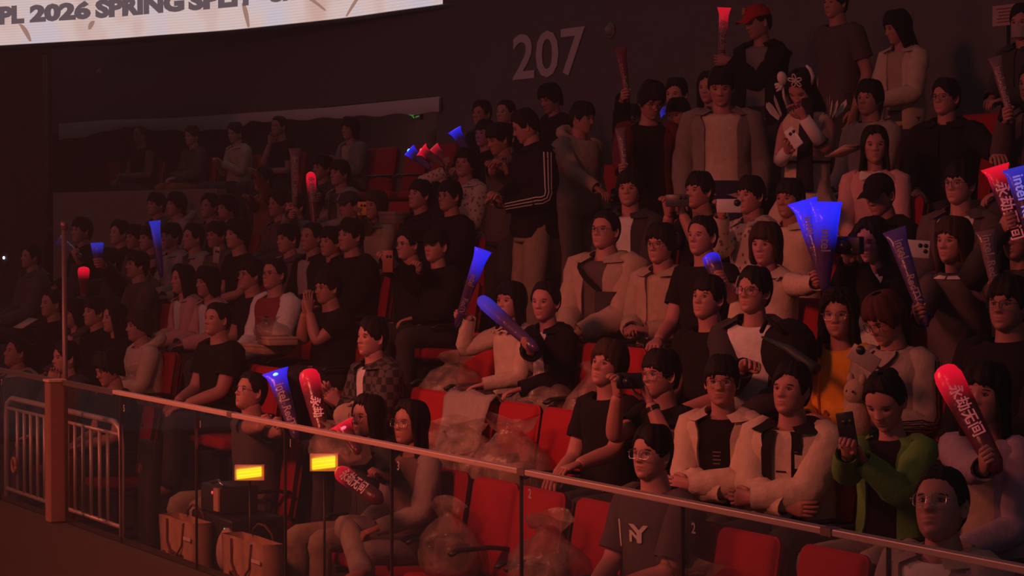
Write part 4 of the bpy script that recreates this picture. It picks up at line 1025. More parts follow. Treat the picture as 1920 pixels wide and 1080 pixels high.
# fourth row
P(153, 433, 3, 16, 2, 'fringe', 'jacket', 'black', 'tall man in black under the parapet wall', 'far left', arms=('lap', 'lap'), hs=1.1)
P(224, 438, 3, 14, 2, 'side', 'jacket', 'black', 'dim man in black', 'leftmost of three close heads under the parapet', arms=('lap', 'lap'))
P(254, 446, 3, 14, -2, 'fringe', 'shirt', 'dusk', 'dim man in a dark collared shirt', 'middle of three close heads under the parapet', arms=('lap', 'lap'))
P(279, 448, 3, 16, 0, 'fringe', 'sweater', 'charcoal', 'man holding the upright blue stick', 'left rows under the parapet', arms=('lap', 'b4'))
P(321, 444, 3, 18, -2, 'fringe', 'shirt', 'stone', 'spectator in a pale shirt', 'just right of the upright blue stick', arms=('lap', 'clap'))
P(362, 446, 3, 8, 2, 'side', 'open', 'stone', 'profiled man in a pale jacket', 'left of the white phone, fourth row', ic='charcoal', arms=('lap', 'lap'))
P(407, 442, 3, 16, -2, 'fringe', 'shirt', 'dusk', 'spectator raising a pale phone to the chest', 'left rows', arms=('phone', 'phone'))
P(444, 441, 3, 14, 0, 'mop', 'tee', 'black', 'man with thick black hair and a wide bare neck', 'right of the raised pale phone', arms=('lap', 'lap'), hs=1.06)
P(540, 449, 3, 14, -2, 'fringe', 'jacket', 'dusk', 'man in a dark jacket with a flat black fringe', 'left of the blazer', arms=('lap', 'lap'))
P(585, 446, 3, 16, 4, 'crop', 'open', 'black', 'man in a black blazer over a pale shirt', 'middle left rows', ic='stone', arms=('lap', 'lap'), g=1.1, sk=2)
P(621, 455, 3, 18, 0, 'fringe', 'sweater', 'black', 'half hidden man in black', 'between the blazer and a big man in black', arms=('lap', 'lap'))
P(657, 443, 3, 18, 2, 'fringe', 'sweater', 'black', 'big man in black with a full fringe', 'middle left, head above his neighbours', arms=('lap', 'lap'), g=1.22, hs=1.08, sk=1)
P(766, 459, 3, 12, -2, 'side', 'jacket', 'black', 'man in glinting glasses filming with a gold phone', 'beside a black hat', gl=1, arms=((742, 495, -.30, 'hold'), (722, 490, -.36, 'hold')))
P(818, 463, 3, 24, 2, 'cap', 'sweater', 'black', 'pale woman in a black hat and black sweater', 'one hand raised to her face', fem=1, arms=('lap', (786, 505, -.28, 'hold')), sk=0, g=1.15, extra=A(capc='black'))
P(1135, 434, 3, 24, 6, 'crop', 'open', 'beige', 'large man in glasses with open mouth and beige jacket', 'dark sling bag across the chest', gl=0, ic='dusk', arms=('lap', 'lap'), g=1.25, sk=1, hs=1.04, by=20, gap=.3)
P(1239, 460, 3, 24, 0, 'mop', 'open', 'beige', 'man in round glasses with a beige jacket', 'hands together, behind an empty red seat', gl=1, ic='beige', arms=('read', 'read'), sk=1, by=20, gap=.2)
P(1317, 444, 3, 18, 2, 'crop', 'tee', 'black', 'short haired young man in a plain black tee', 'holding a short blue stick', arms=('b15', 'lap'), sk=1, by=12)
P(1436, 460, 3, 30, -2, 'bob', 'shirt', 'cream', 'smiling woman with a brown bob and ruffled blouse', 'left of the crossed blue sticks', fem=1, hc='brown', arms=('b16', 'lap'), sk=1, by=20)
P(1636, 452, 3, 18, -8, 'long', 'open', 'black', 'long haired woman in black raising a camera', 'right of the crossed blue sticks', fem=1, gl=1, ic='white', arms=((1612, 500, -.2, 'hold'), (1590, 492, -.28, 'hold')), sk=1, by=16)
P(1788, 454, 3, 14, 0, 'curtain', 'sweater', 'dusk', 'woman with long brown hair in a dull brown sweater', 'white collar showing, in profile', fem=1, hc='brown', arms=('o18', 'o17'), sk=1, by=16)
P(1910, 446, 3, 22, 0, 'curtain', 'sweater', 'charcoal', 'smiling woman cropped at the right edge', 'below the red and blue lettered sticks', fem=1, gl=1, arms=('b20', 'r19'), sk=1)
# fifth row
P(293, 384, 4, 16, 0, 'fringe', 'jacket', 'dusk', 'dim person in black against the parapet', 'left of a pale hood', arms=('lap', 'lap'))
P(330, 385, 4, 14, 2, 'mop', 'hoodie', 'stone', 'spectator with a pale hood down', 'against the parapet wall', arms=('lap', 'lap'))
P(394, 388, 4, 18, 2, 'side', 'jacket', 'dusk', 'flush faced spectator in a dark top', 'by the end of the parapet', arms=('lap', 'lap'))
P(426, 391, 4, 12, -4, 'mop', 'jacket', 'black', 'spectator with a dark mop of hair', 'hand at the mouth, near the parapet', arms=('lap', 'chin'))
P(522, 384, 4, 14, 0, 'side', 'jacket', 'dusk', 'man in a dark jacket left of an open pale shirt', 'below the raised arms', arms=('lap', 'lap'))
P(553, 388, 4, 20, 0, 'fringe', 'open', 'stone', 'person in an open pale shirt', 'holding the unlit pale stick', ic='wine', arms=('lap', 'o25'))
P(655, 387, 4, 18, -2, 'cap', 'jacket', 'charcoal', 'person in a dark cap', 'left of the woman with a yellow phone', arms=('lap', 'lap'), extra=A(capc='charcoal'))
P(704, 386, 4, 22, -2, 'curtain', 'shirt', 'beige', 'long brown haired woman holding a yellow phone to her face', 'middle left', fem=1, hc='brown', arms=('lap', (676, 404, -.28, 'hold')))
P(787, 367, 4, 16, 6, 'fringe', 'jacket', 'black', 'young man in black looking up left', 'before empty red seats', arms=('b2', 'lap'), sk=1)
P(843, 369, 4, 16, 0, 'fringe', 'sweater', 'black', 'man in glasses and black sweater', 'before the floral shirt', gl=1, arms=('lap', 'r3'), sk=1)
P(935, 262, 4, 6, -14, 'fringe', 'tee', 'dusk', 'man holding a phone at chest height', 'standing half hidden behind the track jacket', stand=1, arms=((952, 322, -.28, 'hold'), (926, 322, -.3, 'hold')), sk=2, dY=.25)
P(985, 238, 4, -28, -20, 'side', 'jacket', 'black', 'man in a black track jacket with white sleeve stripes', 'standing in khaki trousers, looking down', stand=1, pc='khaki', arms=((948, 386, -.24, 'hold'), (938, 378, -.28, 'hold')), sk=1, by=-8, g=1.05)
P(1180, 357, 4, 46, 4, 'mop', 'open', 'charcoal', 'young man in a dark jacket over a white tee', 'behind the beige jackets', ic='white', arms=('lap', 'lap'), sk=1, by=32, gap=.25)
P(1311, 359, 4, 12, 0, 'fringe', 'tee', 'black', 'man in black filming with a phone', 'below the beige overshirt', arms=((1278, 398, -.26, 'hold'), (1253, 400, -.30, 'hold')), sk=1)
P(1407, 368, 4, 14, 0, 'fringe', 'shirt', 'floral', 'man in a cream patterned shirt holding a white phone', 'left of the blue sticks', arms=('lap', (1353, 405, -.28, 'hold')), sk=1)
P(1481, 374, 4, 20, -2, 'fringe', 'shirt', 'cream', 'person in a cream shirt mostly hidden', 'behind the crossed blue sticks', arms=('b16b', 'lap'), sk=2)
P(1650, 366, 4, 16, -16, 'cap', 'jacket', 'black', 'person in a black cap with the head lowered', 'below the woman with a white ribbon', arms=('lap', 'lap'), extra=A(capc='black'), sk=2)
P(1800, 346, 4, 18, 0, 'fringe', 'open', 'dusk', 'man in a white collared shirt under a dark vest', 'by the red lettered stick', gl=1, ic='white', arms=('lap', 'lap'), sk=1, by=22, gap=.5)
# sixth row
P(494, 338, 5, 10, 4, 'side', 'shirt', 'rust', 'flush faced spectator with both arms raised', 'above the middle left rows', arms=((482, 330, -.25), (466, 372, -.25)), sk=2)
P(604, 316, 5, 18, 0, 'fringe', 'jacket', 'charcoal', 'spectator just right of the red lit stick', 'upper middle left', arms=('lap', 'r8'))
P(637, 326, 5, 16, 0, 'fringe', 'open', 'stone', 'spectator in a pale open jacket', 'second right of the red lit stick', ic='dusk', arms=('lap', 'lap'))
P(872, 309, 5, 34, 10, 'mop', 'shirt', 'floral', 'young man in a pale floral shirt with raised chin', 'left of the standing track jacket', arms=('lap', 'r3b'), sk=1)
P(1640, 274, 5, 56, 0, 'long', 'sweater', 'pink', 'long haired woman in dusty pink with a white ribbon', 'facing the camera, upper right', fem=1, arms=('lap', 'lap'), sk=1, by=40)
P(1503, 168, 5, 26, -34, 'long', 'tank', 'cream', 'costumed woman with white head ornaments and long black hair', 'standing, checking her phone', fem=1, stand=1, arms=((1508, 222, -.16, 'relax'), (1476, 284, -.20, 'hold')), sk=1, by=30, pc='cream', hs=1.06)
P(1352, 164, 5, 52, -14, 'fringe', 'open', 'taupe', 'stocky man in a beige overshirt over a white tee', 'standing and facing the camera', stand=1, ic='cream', arms=('hang', 'hang'), by=55, g=1.14, sk=1, pc='navy', hs=1.1, gap=.5)
P(1221, 190, 5, 84, -22, 'mop', 'cardigan', 'wine', 'man in a wine red cardigan looking down', 'standing, with a lettered stick before him', stand=1, ic='black', arms=('hang', 'o24'), by=62, sk=1, pc='black', gl=1, hs=1.08, gap=.6)
P(1092, 222, 5, 118, -6, 'fringe', 'hoodie', 'beige', 'man in a beige hoodie turned to the right', 'standing in the aisle', stand=1, arms=('hang', (1118, 352, -.1)), by=100, sk=1, pc='beige')
P(1272, 216, 5, 24, -6, 'fringe', 'tee', 'dusk', 'slight person behind the beige overshirt', 'wrist watch shining', stand=1, arms=('lap', 'lap'), dY=.3)
# seventh and top rows
P(909, 252, 6, 24, 0, 'fringe', 'jacket', 'black', 'man sitting left of the standing track jacket', 'second highest at the aisle', arms=('lap', 'b1'))
P(948, 260, 6, 22, 0, 'side', 'jacket', 'black', 'dim man behind the phone holder', 'at the aisle', arms=('lap', 'lap'))
P(1630, 187, 6, 22, 2, 'mop', 'sweater', 'stone', 'person in a stone grey sweater right of the costumed woman', 'head turned left', arms=('lap', 'lap'), sk=1)
P(1773, 185, 6, 20, 2, 'side', 'jacket', 'black', 'man in a black jacket stretching an arm out', 'upper right before red seats', gl=1, arms=((1872, 292, -.25), 'lap'), sk=1, by=28)
P(1936, 160, 6, 16, 0, 'side', 'jacket', 'dusk', 'person cropped by the right edge holding an unlit stick', 'upper right', arms=('lap', 'o27'))
P(1268, 178, 6, 30, -4, 'side', 'jacket', 'charcoal', 'dim face above the wrist watch', 'behind the beige overshirt', arms=('lap', 'b26'))
P(1330, 166, 6, 30, -4, 'long', 'jacket', 'dusk', 'spectator hidden behind the beige overshirt', 'only a cheek showing', fem=1, arms=('lap', 'lap'))
P(903, 214, 7, 26, 0, 'side', 'jacket', 'black', 'dim man at the aisle top', 'leftmost of three heads below the number 207', arms=('lap', 'lap'))
P(948, 212, 7, 24, 0, 'crop', 'jacket', 'black', 'dim cropped haired man', 'middle of three heads below the number 207', arms=('lap', 'lap'))
P(1032, 186, 7, 10, -18, 'mop', 'jacket', 'black', 'man in black with lowered head', 'standing directly below the number 207', stand=1, arms=('hang', 'hang'), hs=1.05)
P(1421, 42, 7, -4, -12, 'cap', 'open', 'black', 'man in a red cap and black jacket over a grey tee', 'standing at the top', stand=1, ic='grey', arms=('r22', 'hang'), by=24, sk=1, extra=A(capc='red'), gap=.42, hs=1.12)
P(1566, 6, 7, 10, 0, 'fringe', 'tee', 'dusk', 'man in a dark maroon tee with the head cut by the frame', 'top right', stand=1, arms=('hang', 'hang'), sk=1)
P(1683, 52, 7, -14, -12, 'curtain', 'open', 'cream', 'woman in a cream jacket at the top right', 'standing with lowered head', stand=1, fem=1, ic='beige', arms=('lap', 'lap'), sk=1, pc='charcoal', by=10)
P(1918, 44, 7, 24, 0, 'side', 'jacket', 'charcoal', 'masked person beside the white notice', 'top right corner', stand=1, arms=('lap', 'lap'))
# upper bay on the left
P(262, 254, 7, 24, -4, 'bald', 'tank', 'black', 'bare armed man in a black tank top', 'sitting in the upper left bay', arms=('read', 'lap'), sk=2, g=1.12)
P(360, 256, 7, 24, -4, 'side', 'jacket', 'dusk', 'dim person second in the upper left bay', 'bare knees below', arms=('lap', 'lap'), pc='rust')
P(441, 250, 7, 24, -6, 'side', 'shirt', 'beige', 'person with a pale object at the chest', 'third in the upper left bay', arms=('phone', 'phone'))
P(523, 238, 7, 22, 0, 'crop', 'tee', 'black', 'man in a black tee', 'fourth in the upper left bay', arms=('read', 'chin'), sk=2)
P(656, 242, 7, 24, -4, 'bob', 'cardigan', 'grey', 'person in a grey green cardigan', 'alone left of empty seats in the upper bay', ic='beige', arms=('phone', 'lap'))
P(1192, 226, 6, 30, -4, 'fringe', 'jacket', 'black', 'dim person behind the wine cardigan', 'holding up an unlit red stick', arms=('lap', 'o23'))
# ------------------------------------------------------------------ trims that belong to single figures (added as parts before the bodies are built)
def who(px): return min(PEOPLE, key=lambda I: abs(I['px'] - px))
def addpart(I, name, g, mats, smooth=True): I['parts'].append((name, g, mats if isinstance(mats, list) else [mats], smooth))
WHITE = mat('trim_white', (.70, .66, .64), .8, 0, .1, 40, .2, .05); BLACKT = cloth('black'); GOLD = mat('gold_print', (.62, .36, .05), .6)
def patch(I, s0, s1, a0, a1, m, name='print', off=.024):
    g = G(); g.grid(chest_patch(I, s0, s1, a0, a1, off), False, 0); addpart(I, name, g, m)
def chest_text(I, txt, s, a, size, m, off=.022, name='print', bold=.03):
    V, Fc = text_mesh(txt, size, size * bold)
    B = I['B']; P0 = torso_pts(B, [s], np.array([a]), off, .03)[0, 0]; P1 = torso_pts(B, [s], np.array([a + .05]), off, .03)[0, 0]
    tx = nrm(P1 - P0); n = nrm(np.cross(tx, B['U']))
    if n @ (P0 - B['Hc'] - (B['Nb'] - B['Hc']) * s) < 0: n = -n
    g = G(); 
    W_ = [torso_pts(B, [s + v / np.linalg.norm(B['Nb'] - B['Hc'])], np.array([a + u / (.15 * B['sw'])]), off, .03)[0, 0] for u, v in V[:, :2]]
    g.raw(np.array(W_), Fc); addpart(I, name, g, m, False)
def sleeve_stripes(I, side, m, n=3, off=.024, width=.09):
    S, E, W = I['sh'][side], I['el'][side], I['wr'][side]; B = I['B']
    pts = resample(limb(S, E, W), 3); sw = I['sw']
    rd = np.interp(np.linspace(0, 1, len(pts)), np.linspace(0, 1, 7), np.array([.066, .062, .056, .053, .051, .045, .039])) * sw + off
    T = np.gradient(pts, axis=0); T /= np.linalg.norm(T, axis=1)[:, None]
    O = B['L'] * side
    for k in range(n):
        da = (k - (n - 1) / 2) * .30
        rows = []
        for w_ in (-.05, .05):
            R_ = []
            for p, t, r in zip(pts, T, rd):
                o = nrm(O - t * (O @ t)); q = np.cross(t, o); a = da + w_
                R_.append(p + (o * math.cos(a) + q * math.sin(a)) * r)
            rows.append(R_)
        g = G(); g.grid(np.array(rows), False); addpart(I, 'sleeve_stripe', g, m)
I = who(985); sleeve_stripes(I, 1, WHITE); chest_patch  # track jacket
I = who(1660); 
def vneck(I, m):
    B = I['B']
    for sg in (-1, 1):
        s = np.linspace(.80, .985, 8); a = sg * (.03 + (s - .80) / .185 * .55)
        P_ = np.array([torso_pts(B, [q], np.array([b - .05, b + .07]) , .022, .02)[0] for q, b in zip(s, a)])
        g = G(); g.grid(P_, False); addpart(I, 'neck_trim', g, m)
I2 = [q for q in PEOPLE if q['px'] == 1660 and q['row'] == 2][0]
vneck(I2, BLACKT); sleeve_stripes(I2, 1, BLACKT, 3, .021)
I = who(1222); patch(I, .50, .72, -.62, -.50, WHITE, 'sleeve_patch', .012); chest_text(I, 'Y', .62, .12, .11, WHITE, .016); chest_text(I, 'N', .60, .05, .07, WHITE, .016)
addpart(I, 'necklace', (lambda g: (tube(g, resample(torso_pts(I['B'], [.975], np.linspace(-1.9, 1.9, 12), .012, .05)[0], 2), .0028, 5), g)[1])(G()), METAL)
I = who(514); patch(I, .62, .70, .18, .34, BLACKT, 'logo', .014); patch(I, .60, .62, .20, .33, WHITE, 'logo', .015)
addpart(I, 'necklace', (lambda g: (tube(g, resample(torso_pts(I['B'], [.975], np.linspace(-1.5, 1.5, 12), .014, .06)[0], 2), .003, 5), g)[1])(G()), METAL)
I = who(818); patch(I, .18, .26, .20, .36, mat('badge_grey', (.2, .17, .17), .6), 'badge', .020)
I = who(31); 
for q in (.95, .975):
    g = G(); a = np.linspace(.3, 2 * np.pi - .3, 18); r_ = torso_pts(I['B'], [q, q + .008], a, .034, .03); g.grid(r_, False); addpart(I, 'collar_stripe', g, cloth('beige'))
I = who(1353); 
for k_ in range(4): patch(I, .52 + .035 * k_, .532 + .035 * k_, -.02, .12 + .03 * (k_ % 2), mat('faded_print', (.16, .11, .11), .8), 'print_line', .0065)
I = who(1483); patch(I, .56, .575, -.06, .12, BLACKT, 'print', .009)
for k in (-.30, .42):   # black front bands of his jacket
    s = np.linspace(.05, .95, 14)
    P_ = np.array([torso_pts(I['B'], [q], np.array([k * .8 - .10, k * .8 + .14]) * (1.25 - .35 * q), .024, .03)[0] for q in s]); g = G(); g.grid(P_, False); addpart(I, 'front_band', g, BLACKT)
I = who(1135); # sling bag
s = np.linspace(.30, .95, 12); a = np.linspace(.95, -.55, 12)
P_ = np.array([torso_pts(I['B'], [q - .03, q + .04], np.array([b]), .034, .03)[:, 0] for q, b in zip(s, a)]); g = G(); g.grid(P_, False); addpart(I, 'bag_strap', g, BLACKT)
P_ = torso_pts(I['B'], np.linspace(.22, .62, 7), np.linspace(.15, .95, 7), .055, .03); g = G(); g.grid(P_, False); g.grid(np.stack([P_[0], torso_pts(I['B'], [.22], np.linspace(.15, .95, 7), .02, .03)[0]]), False); g.grid(np.stack([P_[-1], torso_pts(I['B'], [.62], np.linspace(.15, .95, 7), .02, .03)[0]]), False); addpart(I, 'sling_bag', g, cloth('charcoal'))
I = who(1092)
P_ = np.array([torso_pts(I['B'], [q], np.array([b - .10, b + .10]), .030, .03)[0] for q, b in zip(np.linspace(.25, .97, 10), np.linspace(1.2, .9, 10))]); g = G(); g.grid(P_, False); addpart(I, 'bag_strap', g, BLACKT)
I = [q for q in PEOPLE if q['px'] == 1640][0]
g = G(); c = I['Nb'] if 'Nb' in I else I['B']['Nb']; B = I['B']; p = c - B['U'] * .05 + B['D'] * .125
for sg in (-1, 1):
    g.grid(np.array([[p + B['L'] * sg * .008 + B['U'] * v for v in (-.010, .010)], [p + B['L'] * sg * .055 + B['U'] * v + B['D'] * .012 for v in (-.030, .030)], [p + B['L'] * sg * .075 + B['U'] * v for v in (-.022, .022)]]), False)
ellip(g, p + B['D'] * .006, (.013, .013, .013), 8, 6); addpart(I, 'ribbon_bow', g, WHITE)
I = who(1421); chest_text(I, 'XX', .55, -.03, .09, WHITE, .012); patch(I, .40, .52, -.06, .30, cloth('red'), 'print', .010)
def on_head(I, pts): return np.asarray(pts) @ (I['R'] * I['hs']).T + I['Ph']
V, Fc = text_mesh('赤', .055, .001); V2, F2 = text_mesh('心', .055, .001)
g = G(); g.raw(on_head(I, np.stack([V[:, 0], np.full(len(V), -.106) + V[:, 0] ** 2 * 4 + (V[:, 1]) * .30, .098 + V[:, 1]], 1)), Fc); addpart(I, 'cap_emblem', g, GOLD, False)
# the costumed woman: ornaments, puffed sleeves, ruffles, gloves
I = who(1503); B = I['B']
def petal_flower(c, r, I, name, m):
    g = G()
    for k in range(5):
        a = k * 2 * math.pi / 5 + .3; ctr = c + np.array([math.cos(a), 0, math.sin(a)]) * r * .62
        loop = [ctr + np.array([math.cos(a) * math.cos(t) * r * .40 - math.sin(a) * math.sin(t) * r * .22, 0, math.sin(a) * math.cos(t) * r * .40 + math.cos(a) * math.sin(t) * r * .22]) for t in np.linspace(0, 2 * np.pi, 13)]
        tube(g, on_head(I, loop), .0045, 5)
    ellip(g, on_head(I, [c])[0], (.008, .008, .008), 8, 6); addpart(I, name, g, m)
petal_flower(np.array([.030, -.088, .118]), .050, I, 'hair_flower', WHITE)
g = G(); ellip(g, on_head(I, [(-.075, -.06, .125)])[0], (.034, .034, .05), 12, 8, 0, I['R']); 
for a in (-.5, 0, .5):
    tube(g, on_head(I, [(-.085, -.07, .085), (-.11 - .02 * a, -.08, .075 + .03 * a), (-.13, -.085, .07 + .05 * a)]), [.012, .013, .006], 6)
tube(g, on_head(I, [(-.085, -.065, .08), (-.095, -.075, .0), (-.098, -.07, -.09)]), [.008, .010, .009], 6); addpart(I, 'hair_ornament', g, WHITE)
g = G(); tube(g, on_head(I, [(.10, -.02, .05), (.125, -.02, .11), (.120, -.02, .16), (.100, -.02, .19)]), [.008, .014, .012, .008], 7); addpart(I, 'hair_ornament', g, WHITE)
for sd_ in (1, -1):
    S, E, W = I['sh'][sd_], I['el'][sd_], I['wr'][sd_]
    g = G(); R0 = S + (E - S) * .05
    for k in range(7):
        a = k * .9; o = nrm(B['L'] * sd_ * math.cos(a * .5) + B['D'] * math.sin(a) * .9 + UPW * .5)
        g.grid(np.array([[R0 + o * .05 + UPW * .03, R0 + o * .06 + UPW * .0], [R0 + o * .11 + UPW * .075, R0 + o * .12 + UPW * .02], [R0 + o * .145 + UPW * .085, R0 + o * .15 + UPW * .05]]), False)
    addpart(I, 'feather_ruffle', g, WHITE)
    g = G(); tube(g, [E + (W - E) * .25, E + (W - E) * .6, W], [.049, .045, .042], 10); addpart(I, 'glove', g, WHITE)
    g = G(); ring = tube_pts([E + (W - E) * .22, E + (W - E) * .28], [.053, .053], 10); g.grid(ring, True); addpart(I, 'glove_band', g, BLACKT)
g = G(); Hc = I['Hc']
ph_ = np.linspace(0, 2 * np.pi, 40, endpoint=False); rows = []
for q, r in ((.12, .14), (.0, .19), (-.12, .27), (-.26, .33), (-.36, .36)):
    rr = r * (1 + .07 * np.sin(9 * ph_) * (q < 0)); rows.append(np.stack([Hc[0] + np.cos(ph_) * rr, Hc[1] + np.sin(ph_) * rr * .85, np.full(40, Hc[2] + q)], 1))
g.grid(np.array(rows), True); addpart(I, 'ruffled_skirt', g, cloth('cream'))
for z_ in (.35, .62):
    g = G(); r_ = torso_pts(B, [z_, z_ + .03], np.linspace(0, 2 * np.pi, 27), .016, 0); g.grid(r_, False); addpart(I, 'bodice_band', g, BLACKT)
g = G(); rows = []
for q in np.linspace(0, 1, 12):
    c = I['Ph'] + B['L'] * (.07) + B['D'] * (.05 + .05 * math.sin(q * 2)) + np.array([0, 0, -.06 - .62 * q]); rows.append([c + B['L'] * math.cos(t) * (.045 + .02 * q) + B['D'] * math.sin(t) * .025 for t in np.linspace(0, 2 * np.pi, 12, endpoint=False)])
g.grid(np.array(rows), True, 0, True, True); addpart(I, 'hair_length', g, HAIRS['black'])
I = who(1238)   # bracelets and glasses pushed up
W, E = I['wr'][1], I['el'][1]; 
for t_ in (.12, .17):
    g = G(); g.grid(tube_pts([W + (E - W) * t_, W + (E - W) * (t_ + .035)], [.036, .037], 12), True); addpart(I, 'bracelet', g, DMETAL)
I = who(1272); W, E = I['wr'][1], I['el'][1]; g = G(); g.grid(tube_pts([W + (E - W) * .1, W + (E - W) * .2], [.037, .037], 12), True); addpart(I, 'wrist_watch', g, METAL)
I = who(1918); g = G(); th = np.linspace(-1.2, 1.2, 12)
g.grid(np.array([[on_head(I, [(math.sin(t) * .070, -math.cos(t) * .108, z_)])[0] for t in th] for z_ in (-.025, -.06, -.10)]), False); addpart(I, 'face_mask', g, cloth('stone'))
for px_, lab in ((1436, 'collar_ruffle'), (957, 'collar_ruffle')):
    I = who(px_); g = G(); B = I['B']; a = np.linspace(-2.6, 2.6, 60); base = torso_pts(B, [.96], a, .016, .04)[0]; out_ = torso_pts(B, [.93], a, .045, .05)[0] + B['U'] * (.012 * np.sin(a * 16))[:, None]
    g.grid(np.stack([base, out_]), False); addpart(I, lab, g, cloth('cream'))
I = who(1788)
g = G(); 
for sg in (-1, 1):
    P_ = torso_pts(I['B'], [.985, .93, .88], np.array([sg * .02, sg * .22, sg * .5]), .024, .03); g.grid(np.array([P_[0], P_[1] * .5 + P_[0] * .5, P_[1]]), False)
addpart(I, 'shirt_collar', g, WHITE)

finish_people()
build_sticks()

# ------------------------------------------------------------------ seats: one under every seated figure, and the empty ones
for I in PEOPLE:
    if I['stand']: continue
    e = seat(I['Hc'][0], I['org'][1] + .02, rowZ(I['row']), 'red folding seat under the ' + ' '.join(I['tag'].split()[:11]), 'occupied seats', arms=I['row'] < 4)
def eseat(px, py, row, label, up=False, dx=0):
    """px, py: middle of the backrest's top edge"""
    Y = rowN(row) + .19; p = at(px, py, Y)
    return seat(p[0] + dx, rowN(row) + .02, rowZ(row), label, 'empty red seats', up)
ES_ = [eseat(806, 708, 1, 'empty red seat left of the grey covered one, front block'), eseat(890, 716, 1, 'seat with a pale grey garment draped over its back'), eseat(972, 726, 1, 'empty red seat behind a clear goodie bag, right of the draped seat'),
       eseat(1056, 737, 1, 'empty red seat left of the wavy haired man'), eseat(899, 597, 2, 'empty red seat at the left of the smiling woman'), eseat(1085, 608, 2, 'empty red seat half hidden right of the woman in black'),
       eseat(1168, 614, 2, 'empty red seat with a bag below the round glasses man'), eseat(926, 868, 0, 'empty red seat behind the glass right of the woman in a vest'), eseat(1012, 886, 0, 'empty red seat behind the pane joint, shaded'),
       eseat(1125, 915, 0, 'empty red seat left of the baseball jersey'), eseat(1400, 965, 0, 'empty red seat behind the glass below the cream jackets'), eseat(1560, 985, 0, 'empty red seat behind the glass left of the heavy man'),
       eseat(724, 263, 7, 'left one of three empty seats in the upper bay'), eseat(780, 261, 7, 'middle one of three empty seats in the upper bay'), eseat(834, 257, 7, 'right one of three empty seats in the upper bay'),
       eseat(745, 362, 5, 'empty red seat above the gold phone, middle left'), eseat(715, 362, 5, 'empty red seat beside the long brown hair'), eseat(1838, 166, 7, 'empty red seat with a black bag, upper right'),
       eseat(500, 668, 1, 'empty red seat with boxes above, left of the blue front stick'), eseat(305, 640, 1, 'empty red seat with a paper bag right of the cream hoodie'), eseat(1150, 236, 6, 'empty red seat left of the wine cardigan'),
       eseat(1742, 178, 6, 'empty red seat behind the man in glasses, upper right'), eseat(1776, 660, 2, 'empty red seat below the lettered violet stick'), eseat(210, 290, 7, 'empty red seat left of the black tank top')]
# a garment over the second empty seat
p = ES_[1].location; g = G()
xs = np.linspace(-.27, .27, 16); prof_ = [(-.05, .50), (.05, .66), (.09, .82), (.115, .935), (.16, .965), (.225, .93), (.26, .75), (.27, .55)]
g.grid(np.array([[(p.x + x * (1.0 + .05 * math.sin(k * 2.1)) , p.y + y + .012 * math.sin(x * 40 + k), p.z + z - .02 * abs(x) * 3 + .010 * math.sin(x * 23 + k * 2)) for x in xs] for k, (y, z) in enumerate(prof_)]), False)
o = g.build('draped_jacket', cloth('stone'), None, tuple(p)); sol = o.modifiers.new('s', 'SOLIDIFY'); sol.thickness = .012; tag(o, 'pale grey jacket draped over the back of an empty red seat', 'jacket')

# ------------------------------------------------------------------ bags, boxes and devices
def wrapm(name, col, rough, t):
    m, nt, b = nodes(name); tc = nt.nodes.new('ShaderNodeTexCoord'); n = nt.nodes.new('ShaderNodeTexNoise'); n.inputs['Scale'].default_value = 9; n.inputs['Detail'].default_value = 6
    cr = nt.nodes.new('ShaderNodeValToRGB'); cr.color_ramp.elements[0].position = .42; cr.color_ramp.elements[0].color = tuple(c * .45 for c in col) + (1,); cr.color_ramp.elements[1].position = .62; cr.color_ramp.elements[1].color = col + (1,)
    nt.links.new(tc.outputs['Object'], n.inputs['Vector']); nt.links.new(n.outputs['Fac'], cr.inputs['Fac']); nt.links.new(cr.outputs['Color'], b.inputs['Base Color'])
    bp = nt.nodes.new('ShaderNodeBump'); bp.inputs['Strength'].default_value = .9; bp.inputs['Distance'].default_value = .03; nt.links.new(n.outputs['Fac'], bp.inputs['Height']); nt.links.new(bp.outputs['Normal'], b.inputs['Normal'])
    b.inputs['Roughness'].default_value = rough; b.inputs['Alpha'].default_value = t
    return m
FILM = wrapm('clear_bag_film', (.66, .48, .38), .12, .42); GIFT = mat('gift_inside', (.42, .26, .16), .6, 0, .2, 12, .3, .5); CARDIN = mat('gift_card_dark', (.10, .06, .05), .6); PAPER = mat('kraft_paper', (.46, .27, .17), .8, 0, .2, 13, .2, .55, 0, 6)
